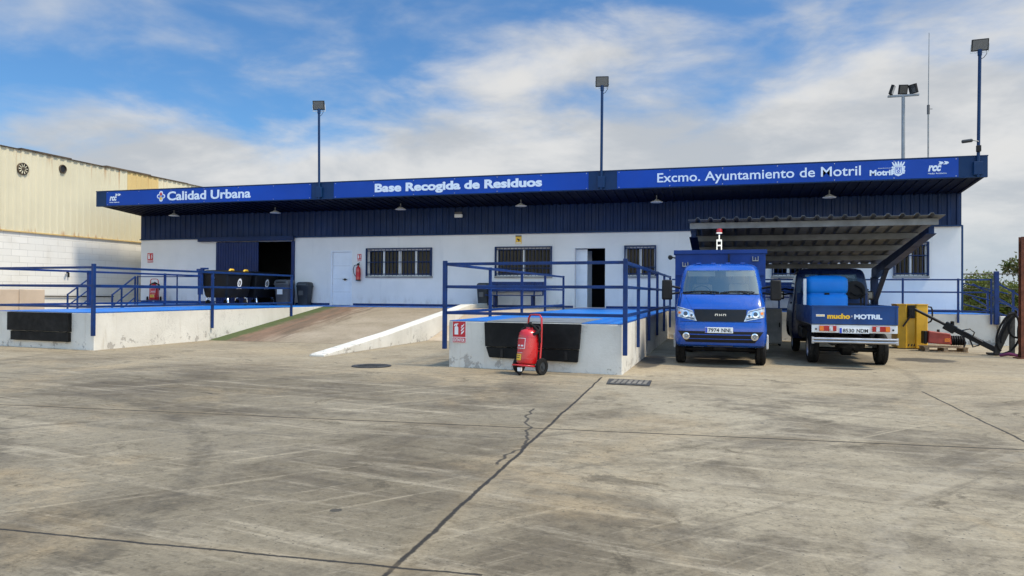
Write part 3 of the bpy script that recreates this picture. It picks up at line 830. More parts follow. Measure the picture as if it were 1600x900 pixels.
# open doorway: white leaf swung inwards on the left
dm = MB(); a = R(62)
p = Vector((-4.93, WY + .28, 0)); q = p + Vector((math.cos(a) * .86, math.sin(a) * .86, 0)); nn = Vector((math.sin(a), -math.cos(a), 0)) * .04
dm.hexa([(p.x, p.y, DZ + .01), (q.x, q.y, DZ + .01), (q.x - nn.x, q.y - nn.y, DZ + .01), (p.x - nn.x, p.y - nn.y, DZ + .01), (p.x, p.y, 2.88), (q.x, q.y, 2.88), (q.x - nn.x, q.y - nn.y, 2.88), (p.x - nn.x, p.y - nn.y, 2.88)])
door2 = dm.build('door', 'white_door', bld)
MB().box(-4.95, -4.55, WY + .24, WY + .30, DZ + .01, 2.90).build('side_panel', 'white_door', door2)
MB().box(-4.95, -3.89, WY - .02, WY + .27, DZ + .004, DZ + .03).build('threshold', 'steel', door2)
MB().box(2.70, 3.26, WY + .1, WY + .14, DZ + .02, 2.93).build('door', 'blue_door', bld)
# vent sprays on the right side wall edge: downpipe
MB().tube([(WX1 + .05, WY + .1, .86), (WX1 + .05, WY + .1, 3.5)], .035, 8).build('downpipe', 'blue_fascia', bld, smooth=60)

# lamps under the canopy, each hanging free
proto = None
for i, (x, z) in enumerate(((-20.76, 4.34), (-16.19, 4.34), (-11.05, 4.34), (-6.6, 4.34), (-2.06, 4.34), (3.09, 4.34))):
    if proto is None:
        proto = thing('canopy_lamp', (x, 23.9, 4.30), '', 'lamp', 'pendant lamps under the canopy', world=False)
        MB().lathe([(.19, 0), (.20, .012), (.07, .085), (.05, .10)], n=20).build('lamp_shade', 'white_metal', proto, smooth=40)
        MB().tube([(0, 0, .10), (0, 0, .235)], .018, 8).build('stem', 'galv', proto)
        o = proto
    else:
        o = copy_tree(proto); o.location = (x, 23.9, 4.30)
    o['label'] = ['small white pendant lamp under the canopy above the red wheeled extinguisher', 'small white pendant lamp under the canopy at the sliding door opening',
                  'small white pendant lamp under the first letters of Base Recogida', 'small white pendant lamp under the canopy above the yellow camera sign',
                  'small white pendant lamp under the canopy near the Excmo lettering start', 'small white pendant lamp under the canopy above the carport roof'][i]
# emergency light on the cladding
e = thing('emergency_light', (-9.22, 24.9, 4.1), 'small white emergency light box fixed on the navy cladding', 'light')
MB().box(-9.37, -9.07, 24.86, 24.945, 4.08, 4.20).build('housing', 'white_metal', e, bevel=.01)
MB().box(-9.36, -9.08, 24.845, 24.90, 4.205, 4.28).build('cover', 'bin_mid', e, bevel=.01)

# ------------------------------------------------------------------ signs on the wall
s = thing('camera_sign', (-6.98, 24.99, 3.1), 'small yellow camera warning sign high on the white wall', 'sign')
MB().box(-7.09, -6.87, 24.975, 24.997, 3.10, 3.36).build('plate', 'yellow_sign', s)
m_ = MB(); m_.box(-7.09, -6.87, 24.972, 24.975, 3.36, 3.40); m_.prism([(-7.04, 24.974, 3.30), (-6.94, 24.974, 3.26), (-6.93, 24.974, 3.22), (-6.96, 24.974, 3.205), (-7.03, 24.974, 3.25)], (0, -.003, 0)); m_.box(-6.99, -6.97, 24.971, 24.974, 3.18, 3.24)
m_.build('symbol', 'black_ink', s)
m_ = MB(); m_.box(-7.07, -6.89, 24.971, 24.974, 3.115, 3.15); m_.build('caption', 'sign_white', s)
def ext_sign(x0, x1, z0, z1, y, label, cap=True):
    s = thing('extinguisher_sign', ((x0 + x1) / 2, y, z0), label, 'sign', 'red fire extinguisher signs')
    MB().box(x0, x1, y - .012, y, z0, z1).build('plate', 'sign_white', s)
    W, H = x1 - x0, z1 - z0; yy = y - .0135
    X = lambda u: x0 + u * W
    Z = lambda v: z0 + v * H
    rd = MB(); rect(rd, X(.03), X(.97), yy, Z(.27), Z(.985), .003); rect(rd, X(.03), X(.97), yy, Z(.015), Z(.235), .003)
    rd.build('red_field', 'sign_red', s)
    wy = yy - .0045
    sy = MB()
    sy.box(X(.17), X(.44), wy - .003, wy, Z(.38), Z(.70))
    disc(sy, X(.305), wy - .0005, Z(.70), .135 * W, 14, .07 * H, .003)
    sy.box(X(.25), X(.36), wy - .0042, wy - .0008, Z(.78), Z(.85))
    sy.prism([(X(.12), wy, Z(.80)), (X(.20), wy, Z(.88)), (X(.44), wy, Z(.90)), (X(.44), wy, Z(.86)), (X(.22), wy, Z(.83)), (X(.16), wy, Z(.76))], (0, -.005, 0))
    for k in range(3):
        a = .40 + k * .15
        sy.prism([(X(.62), wy, Z(a)), (X(.70), wy, Z(a + .0)), (X(.86), wy, Z(a + .12)), (X(.88), wy, Z(a + .20)), (X(.80), wy, Z(a + .13)), (X(.66), wy, Z(a + .10)), (X(.70), wy, Z(a + .06))], (0, -.003, 0))
    sy.build('symbol', 'sign_white', s)
    if cap: place_text('EXTINTOR', X(.08), X(.92), Z(.05), Z(.20), wy, .02, depth=.003).build('lettering', 'sign_white', s)
    return s
sg_ = ext_sign(-4.72, -4.45, .445, .835, fy(-4.585) - .001, 'large red and white EXTINTOR sign on the front dock wall')
sg_.rotation_euler = (0, 0, -math.atan(FB))
ext_sign(-13.33, -13.15, 2.52, 2.80, 24.998, 'small red extinguisher sign above the wall extinguisher by the door')
ext_sign(-23.02, -22.72, 2.52, 2.92, 24.998, 'red extinguisher sign at the far left end of the white wall')

# ------------------------------------------------------------------ floodlights on poles
def floodlight(x, ztop, lean, rz, label, cable=True):
    t = thing('floodlight_pole', (x, FY - .05, 4.60), label, 'floodlight', 'floodlights on the canopy edge', world=False)
    H = ztop - 4.60
    p = MB(); p.tube([(0, 0, .0), (lean * H, 0, H - .46)], .042, 10); p.build('pole', 'blue_fascia', t, smooth=50)
    MB().box(-.11, .11, -.045, .03, .06, .42).build('mount_plate', 'blue_fascia', t, bevel=.01)
    m = Matrix.Translation((lean * H, -.02, H - .20)) @ Matrix.Rotation(rz, 4, 'Z') @ Matrix.Rotation(R(16), 4, 'X') @ Matrix.Rotation(lean * 2.0, 4, 'Y')
    m = m @ Matrix.Scale(.84, 4)
    hd = MB().box(-.24, .24, -.04, .06, -.19, .19).xf(m).build('lamp_head', 'black_plastic', t, bevel=.015)
    MB().box(-.21, .21, -.047, -.041, -.155, .16).xf(m).build('lens', 'floodglass', hd)
    fi = MB()
    for k in range(9): fi.box(-.2 + k * .048, -.19 + k * .048, .061, .09, -.16, .16)
    fi.xf(m).build('cooling_fins', 'black_plastic', hd)
    br = MB().box(-.25, .25, -.03, .035, -.25, -.222); br.box(-.262, -.245, -.02, .03, -.25, .03); br.box(.245, .262, -.02, .03, -.25, .03)
    br.xf(m).build('bracket', 'white_metal', t)
    q = Vector((lean * H, 0, H - .42)); 
    MB().lathe([(.055, -.06), (.055, .10)], q, 'Z', 10).build('socket', 'blue_fascia', t, smooth=50)
    if cable:
        MB().tube([q + Vector((.03, 0, .12)), q + Vector((.15, 0, .08)), q + Vector((.17, 0, -.02)), q + Vector((.10, 0, -.12)), q + Vector((.03, 0, -.16))], .008, 6).build('cable', 'black_plastic', t, smooth=70)
    return t
floodlight(-13.58, 8.08, -.010, R(17), 'square floodlight on a navy pole above the Calidad Urbana panel end')
floodlight(-3.66, 8.17, .004, R(9), 'square floodlight on a navy pole between Residuos and Excmo lettering')
fl = floodlight(6.68, 8.40, .010, R(-9), 'square floodlight on a navy pole at the right end of the canopy')
cc = thing('security_camera', (6.6, 22.6, 5.55), 'small bullet security camera on the right floodlight pole', 'camera')
MB().tube([(6.68, 22.6, 5.56), (6.52, 22.57, 5.60)], .014, 6).build('arm', 'galv', cc)
MB().lathe([(.0, -.16), (.04, -.16), (.048, -.14), (.048, .08), (.03, .1)], (0, 0, 0), 'X', 14).xf(Matrix.Translation((6.42, 22.55, 5.58)) @ Matrix.Rotation(R(-6), 4, 'Y')).build('body', 'bin_grey', cc, smooth=40)
MB().box(6.62, 6.73, 22.54, 22.63, 5.28, 5.45).build('junction_box', 'black_plastic', cc, bevel=.01)

# masts behind the building
t = thing('floodlight_mast', (6.62, 31, 0), 'tall grey mast with three floodlights rising behind the building', 'mast')
MB().tube([(6.62, 31, 0), (6.62, 31, 9.02)], .075, 12, r1=.06).build('mast', 'grey_pole', t, smooth=50)
MB().box(6.08, 7.16, 30.95, 31.05, 8.98, 9.05).build('crossbar', 'grey_pole', t)
for xx, rz, dz in ((6.22, 68, .0), (6.60, 10, 0), (6.95, -52, 0)):
    m = Matrix.Translation((xx, 30.95, 9.24)) @ Matrix.Rotation(R(rz), 4, 'Z') @ Matrix.Rotation(R(18), 4, 'X')
    hd = MB().box(-.16, .16, -.05, .05, -.18, .18).xf(m).build('lamp_head', 'black_plastic', t, bevel=.01)
    MB().box(-.13, .13, -.056, -.051, -.14, .15).xf(m).build('lens', 'lens_dark', hd)
t = thing('antenna_mast', (7.48, 31, 0), 'very thin tall antenna mast behind the right end of the building', 'antenna')
MB().tube([(7.48, 31, 0), (7.48, 31, 8.6)], .028, 8).build('mast', 'galv', t)
MB().tube([(7.48, 31, 8.6), (7.50, 31, 11.35)], .018, 6, r1=.010).build('whip', 'galv', t)
c = MB(); c.lathe([(.05, 0), (.05, .35)], (7.48, 31, 8.25), 'Z', 8); c.tube([(7.48, 31, 8.45), (7.62, 31, 8.44)], .012, 6); c.build('clamp', 'bin_mid', t)

# ================================================================== railings
ZR = (1.87, 1.46, .985)
def rail_bar(mb, a, b, w=.05): return mb.bar(a, b, w, w)
def railing(name, loc, label, runs, posts, zs=ZR, foot=.33, w=.052, pw=.06, group='blue steel railings', extra=None):
    t = thing(name, loc, label, 'railing', group)
    for (a, b) in runs:
        for z in zs:
            rail_bar(MB(), (a[0], a[1], z), (b[0], b[1], z), w).build('rail', 'blue_rail', t, bevel=.006)
    for p in posts:
        zt = p[3] if len(p) > 3 else zs[0] + .035
        zb = p[2] if len(p) > 2 else foot
        pm = MB().bar((p[0], p[1], zb), (p[0], p[1], zt), p[4] if len(p) > 4 else pw)
        pm.build('post', 'blue_rail', t, bevel=.006)
    return t
# front dock: front run, left run, right run, set outside the wall faces
railing('railing', (-3.2, 12.2, .3), 'blue railing round three sides of the front dock',
        [((-4.85, fy(-4.85, -.06)), (-1.56, fy(-1.56, -.06))), ((-4.85, fy(-4.85, -.06)), (-4.85, 22.7)), ((-1.55, fy(-1.55, -.06)), (-1.55, 22.9))],
        [(-4.855, fy(-4.855, -.07), .33, 1.93, .072), (-1.545, fy(-1.545, -.07), .33, 1.93, .072), (-4.85, 15.1), (-4.85, 17.7), (-4.85, 20.2), (-4.85, 22.68),
         (-1.55, 14.1), (-1.55, 16.2), (-1.55, 18.3), (-1.55, 20.5), (-1.55, 22.85)])
railing('railing', (-15.3, 13.1, .3), 'blue railing round the left dock in front of the dumpsters',
        [((-17.0, 13.50), (-13.55, 13.13)), ((-17.0, 13.50), (-17.0, 20.8)), ((-13.55, 13.13), (-13.55, 20.95))],
        [(-13.545, 13.12, .33, 1.95, .072), (-13.55, 17.1, .33), (-13.55, 20.95, .40), (-17.02, 16.35, .86, 1.905, .10), (-17.02, 13.5, .86), (-17.0, 19.2, .86), (-17.0, 20.8, .86)])
railing('railing', (-20, 22.05, DZ), 'thin blue railing along the far left walkway by the cream hall',
        [((-20.75, 22.06), (-17.05, 22.06))], [(-20.75, 22.06, DZ), (-19.0, 22.06, DZ)], w=.035, pw=.04)
# stairs from the left walkway down to the yard
st = thing('stairs', (-21.85, 21.5, 0), 'small concrete stairs with two blue handrails beside the cream hall', 'stairs')
s_ = MB()
for k in range(4): s_.box(-22.85, -20.85, 21.98 - .26 * (k + 1), 21.98 - .26 * k, -.01, DZ - .168 * (k + 1))
s_.build('steps', 'dock_wall', st)
for xx in (-22.85, -20.85):
    hr = MB()
    hr.bar((xx, 22.05, 1.87), (xx, 21.0, 1.20), .04); hr.bar((xx, 22.05, 1.46), (xx, 21.0, .79), .035); hr.bar((xx, 22.05, 1.10), (xx, 21.0, .43), .035)
    hr.bar((xx, 22.05, DZ - .1), (xx, 22.05, 1.89), .045); hr.bar((xx, 21.42, .4), (xx, 21.42, 1.47), .045); hr.bar((xx, 21.0, 0), (xx, 21.0, 1.22), .045)
    hr.build('handrail', 'blue_rail', st)
railing('railing', (4, 22.95, DZ), 'blue railing along the walkway behind the parked trucks and carport',
        [((-1.5, 22.95), (7.12, 22.95))], [(-.2, 22.95, .6), (1.6, 22.95, .6), (3.4, 22.95, .6), (4.9, 22.95, .6), (6.29, 22.95, .6)], zs=(1.80, 1.45, .92), w=.042, pw=.05)
st = thing('stairs', (7.9, 24, 0), 'stairs with blue handrails going down at the right end of the building', 'stairs')
s_ = MB()
for k in range(4): s_.box(7.26 + .28 * k, 7.26 + .28 * (k + 1), 23.0, 24.95, -.01, DZ - .168 * (k + 1))
s_.build('steps', 'dock_wall', st)
MB().box(7.26, 8.6, 22.78, 22.98, -.01, .80).build('stringer_wall', 'dock_wall', st, bevel=.015)
for yy in (22.90, 24.9):
    hr = MB()
    for z0 in (1.72, 1.30, .86): hr.bar((7.2, yy, z0), (8.45, yy, z0 - .80), .042)
    hr.bar((7.60, yy, .5), (7.60, yy, 1.52), .05); hr.bar((8.4, yy, .0), (8.4, yy, 1.0), .05)
    hr.build('handrail', 'blue_rail', st)
hp = MB(); hp.bar((7.20, 22.90, .57), (7.20, 22.90, 2.03), .11); hp.bar((7.08, 22.90, .57), (7.08, 22.90, 1.83), .05)
hp.build('gate_post', 'blue_rail', st, bevel=.008)
hr = MB()
for z0 in (1.78, 1.46, 1.14): hr.bar((7.0, 25.5, z0), (7.9, 24.2, z0 - .36), .03)
hr.build('handrail', 'blue_rail', st)

# ================================================================== carport
cp = thing('carport', (2, 20, 0), 'grey corrugated carport roof on slanted navy beams above the parked trucks', 'carport')
CX0, CX1, CY0, CY1, CZ0, CZ1 = -.72, 4.17, 16.0, 22.4, 2.93, 2.22
def cz_(y): return CZ0 + (CZ1 - CZ0) * (y - CY0) / (CY1 - CY0)
prof = []; x = CX0; pitch = .262
while x < CX1 - .02:
    for tt, dd in ((0, 0), (.56, 0), (.68, .045), (.86, .045), (.98, 0)):
        if x + tt * pitch < CX1: prof.append((x + tt * pitch, dd))
    x += pitch
prof.append((CX1, 0))
vs = []; fs = []
NY = 2
for (q, d) in prof:
    for k in range(NY): 
        y = CY0 + (CY1 - CY0) * k / (NY - 1)
        vs.append((q, y, cz_(y) + d))
n0 = len(vs)
for (q, d) in prof:
    for k in range(NY):
        y = CY0 + (CY1 - CY0) * k / (NY - 1)
        vs.append((q, y, cz_(y) + d + .006))
for i in range(len(prof) - 1):
    a = 2 * i
    fs.append((a, a + 1, a + 3, a + 2)); fs.append((n0 + a, n0 + a + 2, n0 + a + 3, n0 + a + 1))
    fs.append((a, a + 2, n0 + a + 2, n0 + a)); fs.append((a + 1, n0 + a + 1, n0 + a + 3, a + 3))
MB().add(vs, fs).build('roof_sheet', 'carport_sheet', cp)
for y in (16.25, 17.75, 19.25, 20.75, 22.2):
    MB().box(CX0 + .03, CX1 - .06, y, y + .06, cz_(y + .06) - .135, cz_(y + .06) - .006).build('purlin', 'purlin', cp, bevel=.004)
for xx in (CX0 + .10, CX1 - .14):
    bm_ = MB(); y0, y1 = 16.45, 22.35
    bm_.hexa([(xx - .05, y0, cz_(y0) - .27), (xx + .05, y0, cz_(y0) - .27), (xx + .05, y1, cz_(y1) - .42), (xx - .05, y1, cz_(y1) - .42),
              (xx - .05, y0, cz_(y0) - .14), (xx + .05, y0, cz_(y0) - .14), (xx + .05, y1, cz_(y1) - .14), (xx - .05, y1, cz_(y1) - .14)])
    fl_ = .004
    bm_.hexa([(xx - .09, y0, cz_(y0) - .285), (xx + .09, y0, cz_(y0) - .285), (xx + .09, y1, cz_(y1) - .435), (xx - .09, y1, cz_(y1) - .435),
              (xx - .09, y0, cz_(y0) - .273), (xx + .09, y0, cz_(y0) - .273), (xx + .09, y1, cz_(y1) - .423), (xx - .09, y1, cz_(y1) - .423)])
    bm_.build('beam', 'blue_clad', cp)
    co = MB(); co.bar((xx, 22.2, 0), (xx, 22.2, 1.85), .18, .16); co.build('column', 'blue_clad', cp, bevel=.006)
    MB().bar((xx, 22.12, 1.15), (xx, 20.6, 2.06), .10, .10).build('brace', 'blue_clad', cp)

# ================================================================== cream hall on the left
hall = thing('industrial_hall', (-30, 26, 0), 'cream metal clad hall with white block base and two round fans', 'building')
HX = -24.6; HY0, HY1 = 9.0, 46.0
hw = MB(); hw.box(HX - .25, HX, HY0, HY1, -.02, 3.52); hw.box(HX - 16, HX - .252, HY0, HY0 + .25, -.02, 3.52); hw.build('block_wall', 'block', hall)
c = ribbed(MB(), HY0, 25.5, 3.50, 6.48, .30, .03, 'Y', HX + .02, 1); c = ribbed(c, 27.3, HY1, 3.50, 6.48, .30, .03, 'Y', HX + .02, 1); c = ribbed(c, 25.5, 27.3, 3.50, 4.90, .30, .03, 'Y', HX + .02, 1)
c.box(HX - .05, HX + .018, HY0, HY1, 3.525, 6.45); c.build('cladding', 'hall_sheet', hall)
ribbed(MB(), 25.5, 27.3, 4.90, 6.48, .30, .03, 'Y', HX + .026, 1).build('replaced_sheet', 'hall_sheet_yellow', hall)
g = MB(); y = HY0
while y < HY1:
    e = y + rnd.uniform(1.5, 3); dz = rnd.uniform(-.03, .03)
    g.box(HX - .2, HX + .09, y, min(e, HY1), 6.455 + dz * .3, 6.50 + dz); y = e
g.build('roof_edge', 'flash_dark', hall)
MB().box(HX - .02, HX + .06, HY0, HY1, 3.455, 3.50).build('drip_flashing', 'hall_sheet_yellow', hall)
MB().prism([(HX - .2, HY0, 6.44), (HX - 8, HY0, 7.6), (HX - 16, HY0, 6.44)], (0, HY1 - HY0, 0)).build('roof', 'galv', hall)
for (fy, fz, r, blades) in ((20.60, 5.77, .22, True), (22.27, 6.04, .165, False)):
    fr = MB().lathe([(r, 0), (r, .06), (r - .025, .07), (r - .03, .02)], (HX + .03, fy, fz), 'X', 28, cap=False).build('fan', 'flash_dark', hall, smooth=40)
    MB().lathe([(r - .02, 0), (r - .02, .008)], (HX + .052, fy, fz), 'X', 28).build('fan_back', 'black_ink', fr)
    if blades:
        bl = MB()
        for k in range(10):
            a = 2 * math.pi * k / 10
            u = Vector((0, math.cos(a), math.sin(a))); w_ = Vector((0, -math.sin(a), math.cos(a)))
            cc_ = Vector((HX + .075, fy, fz))
            bl.hexa([cc_ + u * .06 - w_ * .012, cc_ + u * .06 + w_ * .012, cc_ + u * .185 + w_ * .026 + Vector((.01, 0, 0)), cc_ + u * .185 - w_ * .012,
                     cc_ + u * .06 - w_ * .012 + Vector((.008, 0, 0)), cc_ + u * .06 + w_ * .012 + Vector((.008, 0, 0)), cc_ + u * .185 + w_ * .026 + Vector((.018, 0, 0)), cc_ + u * .185 - w_ * .012 + Vector((.008, 0, 0))])
        bl.build('fan_blades', 'hall_sheet', fr)
        MB().lathe([(.07, 0), (.06, .04)], (HX + .07, fy, fz), 'X', 16).build('fan_hub', 'flash_dark', fr)
pi = MB(); pi.tube([(HX + .05, 14, 1.18), (HX + .05, 24.8, 1.10)], .022, 8); pi.tube([(HX + .05, 22.6, 1.86), (HX + .05, 22.6, 2.02), (HX + .09, 22.5, 2.08), (HX + .16, 22.42, 2.02)], .03, 8)
pi.build('wall_pipe', 'black_plastic', hall, smooth=60)
# beige low block between the dock and the hall
bb = thing('block_wall', (-21.5, 17, 0), 'low beige rendered wall stub between the left dock and the cream hall', 'low wall')
MB().box(-23.6, -20.6, 14.2, 18.1, -.01, 1.375).build('wall', 'beige_block', bb, bevel=.02)
MB().box(-20.597, -20.56, 17.2, 17.35, 0, 1.37).build('pier', 'beige_block', bb)

# ================================================================== small objects by the wall
def swing_bin(name, x, y, h, wd, dp, mat, label, group=None, slot=False):
    t = thing(name, (x, y, DZ + .006), label, 'bin', group, world=False)
    lv = [(0, .78), (.03, .80), (h * .78, 1.0), (h * .80, 1.06), (h * .84, 1.06)]
    b_ = MB(); vs = []; fs = []
    def rr(wx, wy, z, r=.045):
        out = []
        for sx, sy, a0 in ((1, 1, 0), (-1, 1, 90), (-1, -1, 180), (1, -1, 270)):
            for k in range(4):
                a = R(a0 + 30 * k); out.append((sx * (wx - r) + r * math.cos(a), sy * (wy - r) + r * math.sin(a), z))
        return out
    for z, k in lv: vs += rr(wd / 2 * k, dp / 2 * k, z)
    n = 16
    for i in range(len(lv) - 1):
        for k in range(n): fs.append((i * n + k, i * n + (k + 1) % n, (i + 1) * n + (k + 1) % n, (i + 1) * n + k))
    fs += [tuple(range(n))[::-1], tuple(range((len(lv) - 1) * n, len(lv) * n))]
    b_.add(vs, fs); b_.build('bin_body', mat, t, smooth=40)
    l = MB(); vs = []; fs = []
    lv2 = [(h * .842, 1.03), (h * .93, 1.0), (h * .985, .86), (h, .6)]
    for z, k in lv2: vs += rr(wd / 2 * k, dp / 2 * k, z)
    for i in range(len(lv2) - 1):
        for k in range(n): fs.append((i * n + k, i * n + (k + 1) % n, (i + 1) * n + (k + 1) % n, (i + 1) * n + k))
    fs += [tuple(range(n))[::-1], tuple(range((len(lv2) - 1) * n, len(lv2) * n))]
    l.add(vs, fs); ld = l.build('lid', mat, t, smooth=40)
    MB().box(-wd * .34, wd * .34, -dp / 2 - .012, -dp / 2 + .03, h * .865, h * .925).build('flap', 'black_ink' if slot else 'bin_mid', ld)
    MB().box(-wd * .28, wd * .10, -dp / 2 - .004, -dp / 2 + .02, h * .42, h * .62).build('sticker', 'bin_mid' if not slot else 'white_metal', t)
    return t
swing_bin('litter_bin', -15.40, 24.70, .88, .50, .42, 'bin_grey', 'dark grey litter bin with swing lid left of the white door')
swing_bin('litter_bin', -8.12, 24.55, .86, .42, .40, 'bin_grey', 'dark grey litter bin at the left end of the blue bench')
swing_bin('litter_bin', -15.95, 24.2, .96, .60, .50, 'bin_mid', 'mid grey litter bin with open slot beside the black dumpsters', slot=True)
def bench(loc, label):
    t = thing('bench', loc, label, 'bench', 'blue benches on the walkway', world=False)
    L = 2.0
    se = MB()
    for k in range(3): se.box(-L / 2, L / 2, -.36 + k * .125, -.25 + k * .125, .41, .445)
    se.build('seat', 'blue_rail', t, bevel=.006)
    bk = MB()
    for k in range(3): bk.box(-L / 2, L / 2, .035 + k * .02, .07 + k * .02, .56 + k * .115, .673 + k * .115)
    bk.build('backrest', 'blue_rail', t, bevel=.006)
    for sx in (-.68, .68):
        lg = MB(); lg.bar((sx, -.28, 0), (sx, -.28, .405), .07); lg.bar((sx, .0, 0), (sx, .0, .405), .07); lg.bar((sx, .0, .42), (sx, .10, .90), .05); lg.bar((sx, -.34, .39), (sx, .05, .39), .05)
        lg.build('leg', 'blue_door', t, bevel=.006)
    for sx in (-.98, .98):
        ar = MB(); ar.bar((sx, -.30, .45), (sx, -.30, .46), .04); ar.bar((sx, .06, .42), (sx, .10, .90), .05); ar.build('end_bar', 'blue_door', t)
    return t
bn = bench((-6.98, 24.6, DZ + .006), 'blue slatted metal bench on the walkway left of the open doorway')
b2 = copy_tree(bn); b2.location = (1.55, 24.55, DZ + .006); b2['label'] = 'blue slatted bench on the walkway behind the front facing blue truck'
# wall extinguisher
we = thing('wall_extinguisher', (-13.27, 24.9, 1.75), 'red fire extinguisher hanging on the white wall beside the door', 'fire extinguisher')
MB().lathe([(.07, 0), (.088, .02), (.09, .42), (.075, .50), (.035, .54), (.03, .58)], (-13.23, 24.88, 1.78), 'Z', 20).build('cylinder', 'red', we, smooth=40)
v_ = MB(); v_.box(-13.27, -13.19, 24.85, 24.91, 2.36, 2.42); v_.bar((-13.27, 24.88, 2.42), (-13.16, 24.88, 2.46), .025); v_.build('valve', 'black_plastic', we)
MB().tube([(-13.26, 24.87, 2.38), (-13.38, 24.86, 2.36), (-13.43, 24.86, 2.22), (-13.40, 24.86, 2.05), (-13.33, 24.85, 1.95)], .014, 8).build('hose', 'black_plastic', we, smooth=60)
MB().lathe([(.0915, .15), (.0915, .33)], (-13.23, 24.88, 1.78), 'Z', 20, cap=False).build('label_band', 'sign_red', we, smooth=40)
MB().lathe([(.089, .0), (.089, .05)], (-13.23, 24.88, 1.775), 'Z', 20).build('foot_ring', 'black_plastic', we)

# wheeled extinguisher cart
def ext_cart(loc, rz, label):
    t = thing('wheeled_extinguisher', loc, label, 'fire extinguisher', 'red wheeled extinguishers', world=False)
    t.rotation_euler = (0, 0, rz)
    T = Matrix.Translation((0, .0, .10)) @ Matrix.Rotation(R(-7), 4, 'X') @ Matrix.Diagonal((1.17, 1.17, .93, 1))
    MB().lathe([(.05, .075), (.12, .08), (.152, .11), (.158, .16), (.158, .62), (.150, .68), (.12, .735), (.06, .765), (.05, .80)], n=32).xf(T).build('cylinder', 'red', t, smooth=35)
    seam = MB().lathe([(.1595, .19), (.1595, .205)], n=32, cap=False); seam.lathe([(.1595, .60), (.1595, .612)], n=32, cap=False)
    seam.xf(T).build('weld_seam', 'red', t, smooth=40)
    fr = MB()
    for sx in (-1, 1):
        fr.tube([(sx * .16, .12, .05), (sx * .15, .13, .5), (sx * .135, .13, .78), (sx * .125, .12, 1.0), (sx * .09, .115, 1.055), (0, .11, 1.06)], .016, 8)
    fr.tube([(-.17, .10, .06), (-.17, -.10, .06), (-.13, -.17, .06), (.13, -.17, .06), (.17, -.10, .06), (.17, .10, .06)], .018, 8)
    fr.tube([(-.155, .13, .36), (.155, .13, .36)], .014, 8); fr.tube([(-.16, .10, .06), (.16, .10, .06)], .018, 8)
    fr.xf(T).build('frame', 'red', t, smooth=60)
    v_ = MB().lathe([(.05, .79), (.055, .83), (.04, .87)], n=14); v_.box(-.09, .02, -.03, .03, .82, .855); v_.tube([(0, 0, .86), (.02, 0, .90)], .018, 8)
    v_.xf(T).build('valve', 'black_plastic', t, smooth=40)
    hs = []
    for k in range(30):
        a = -1.0 + k * .42
        hs.append((.165 * math.cos(a) + .02, .01 + .09 * math.sin(a * 1.0) , .72 + .09 * math.sin(a) + .0015 * k))
    MB().tube(hs, .020, 8).xf(T).build('hose', 'rubber', t, smooth=70)
    MB().tube([(.02, -.05, .88), (.10, -.02, .82), (.17, .02, .72), (.185, .04, .60), (.18, .05, .52)], .022, 8).xf(T).build('hose_end', 'rubber', t, smooth=70)
    def band(z0, z1, a0, a1, r, mat, name):
        m_ = MB(); vs = []; fs = []; n = 10
        for k in range(n + 1):
            a = R(a0 + (a1 - a0) * k / n); vs += [(r * math.sin(a), -r * math.cos(a), z0), (r * math.sin(a), -r * math.cos(a), z1)]
        for k in range(n): fs.append((2 * k, 2 * k + 2, 2 * k + 3, 2 * k + 1))
        return m_.add(vs, fs).xf(T).build(name, mat, t, smooth=60)
    band(.155, .275, -48, 4, .1605, 'yellow_sign', 'yellow_label')
    band(.38, .58, -45, 22, .1600, 'white_metal', 'instruction_label')
    band(.39, .57, -42, 19, .1608, 'sign_red', 'instruction_label')
    band(.42, .45, -30, -12, .1615, 'white_metal', 'instruction_mark'); band(.42, .45, -4, 12, .1615, 'white_metal', 'instruction_mark')
    band(.315, .36, -38, 12, .1600, 'sign_red', 'instruction_label')
    band(.30, .305, -40, 10, .1608, 'white_metal', 'instruction_mark'); band(.24, .25, -40, -4, .1612, 'black_ink', 'label_mark'); band(.20, .215, -40, -8, .1612, 'black_ink', 'label_mark')
    for sx in (-1, 1):
        w_ = MB().lathe([(.085, -.03), (.145, -.032), (.15, -.015), (.15, .015), (.145, .032), (.085, .03)], (sx * .26, .12, .15), 'X', 28, cap=False).build('wheel', 'rubber', t, smooth=40)
        r_ = MB().lathe([(.088, -.018), (.088, .018)], (sx * .26, .12, .15), 'X', 24)
        r_.lathe([(.03, -.035), (.03, .035)], (sx * .26, .12, .15), 'X', 12)
        for k in range(5):
            a = 2 * math.pi * k / 5
            r_.bar((sx * .26, .12 + .03 * math.cos(a), .15 + .03 * math.sin(a)), (sx * .26, .12 + .085 * math.cos(a), .15 + .085 * math.sin(a)), .05, .022, up=(1, 0, 0))
        r_.build('rim', 'bin_grey', w_, smooth=40)
    MB().tube([(-.27, .12, .15), (.27, .12, .15)], .014, 8).build('axle', 'steel', t)
    cs = MB(); cs.box(-.03, .03, -.21, -.15, .075, .14); cs.build('caster_fork', 'white_metal', t)
    MB().lathe([(.035, -.015), (.042, -.01), (.042, .01), (.035, .015)], (0, -.18, .042), 'X', 16).build('caster', 'rubber', t, smooth=40)
    return t
ec = ext_cart((-3.13, 11.72, 0), R(-24), 'red wheeled fire extinguisher standing in front of the front dock')
ec.scale = (.93, .93, .93)
e2 = copy_tree(ec); e2.location = (-22.05, 24.3, DZ + .006); e2.rotation_euler = (0, 0, R(38)); e2['label'] = 'red wheeled fire extinguisher on the walkway by the cream hall corner'

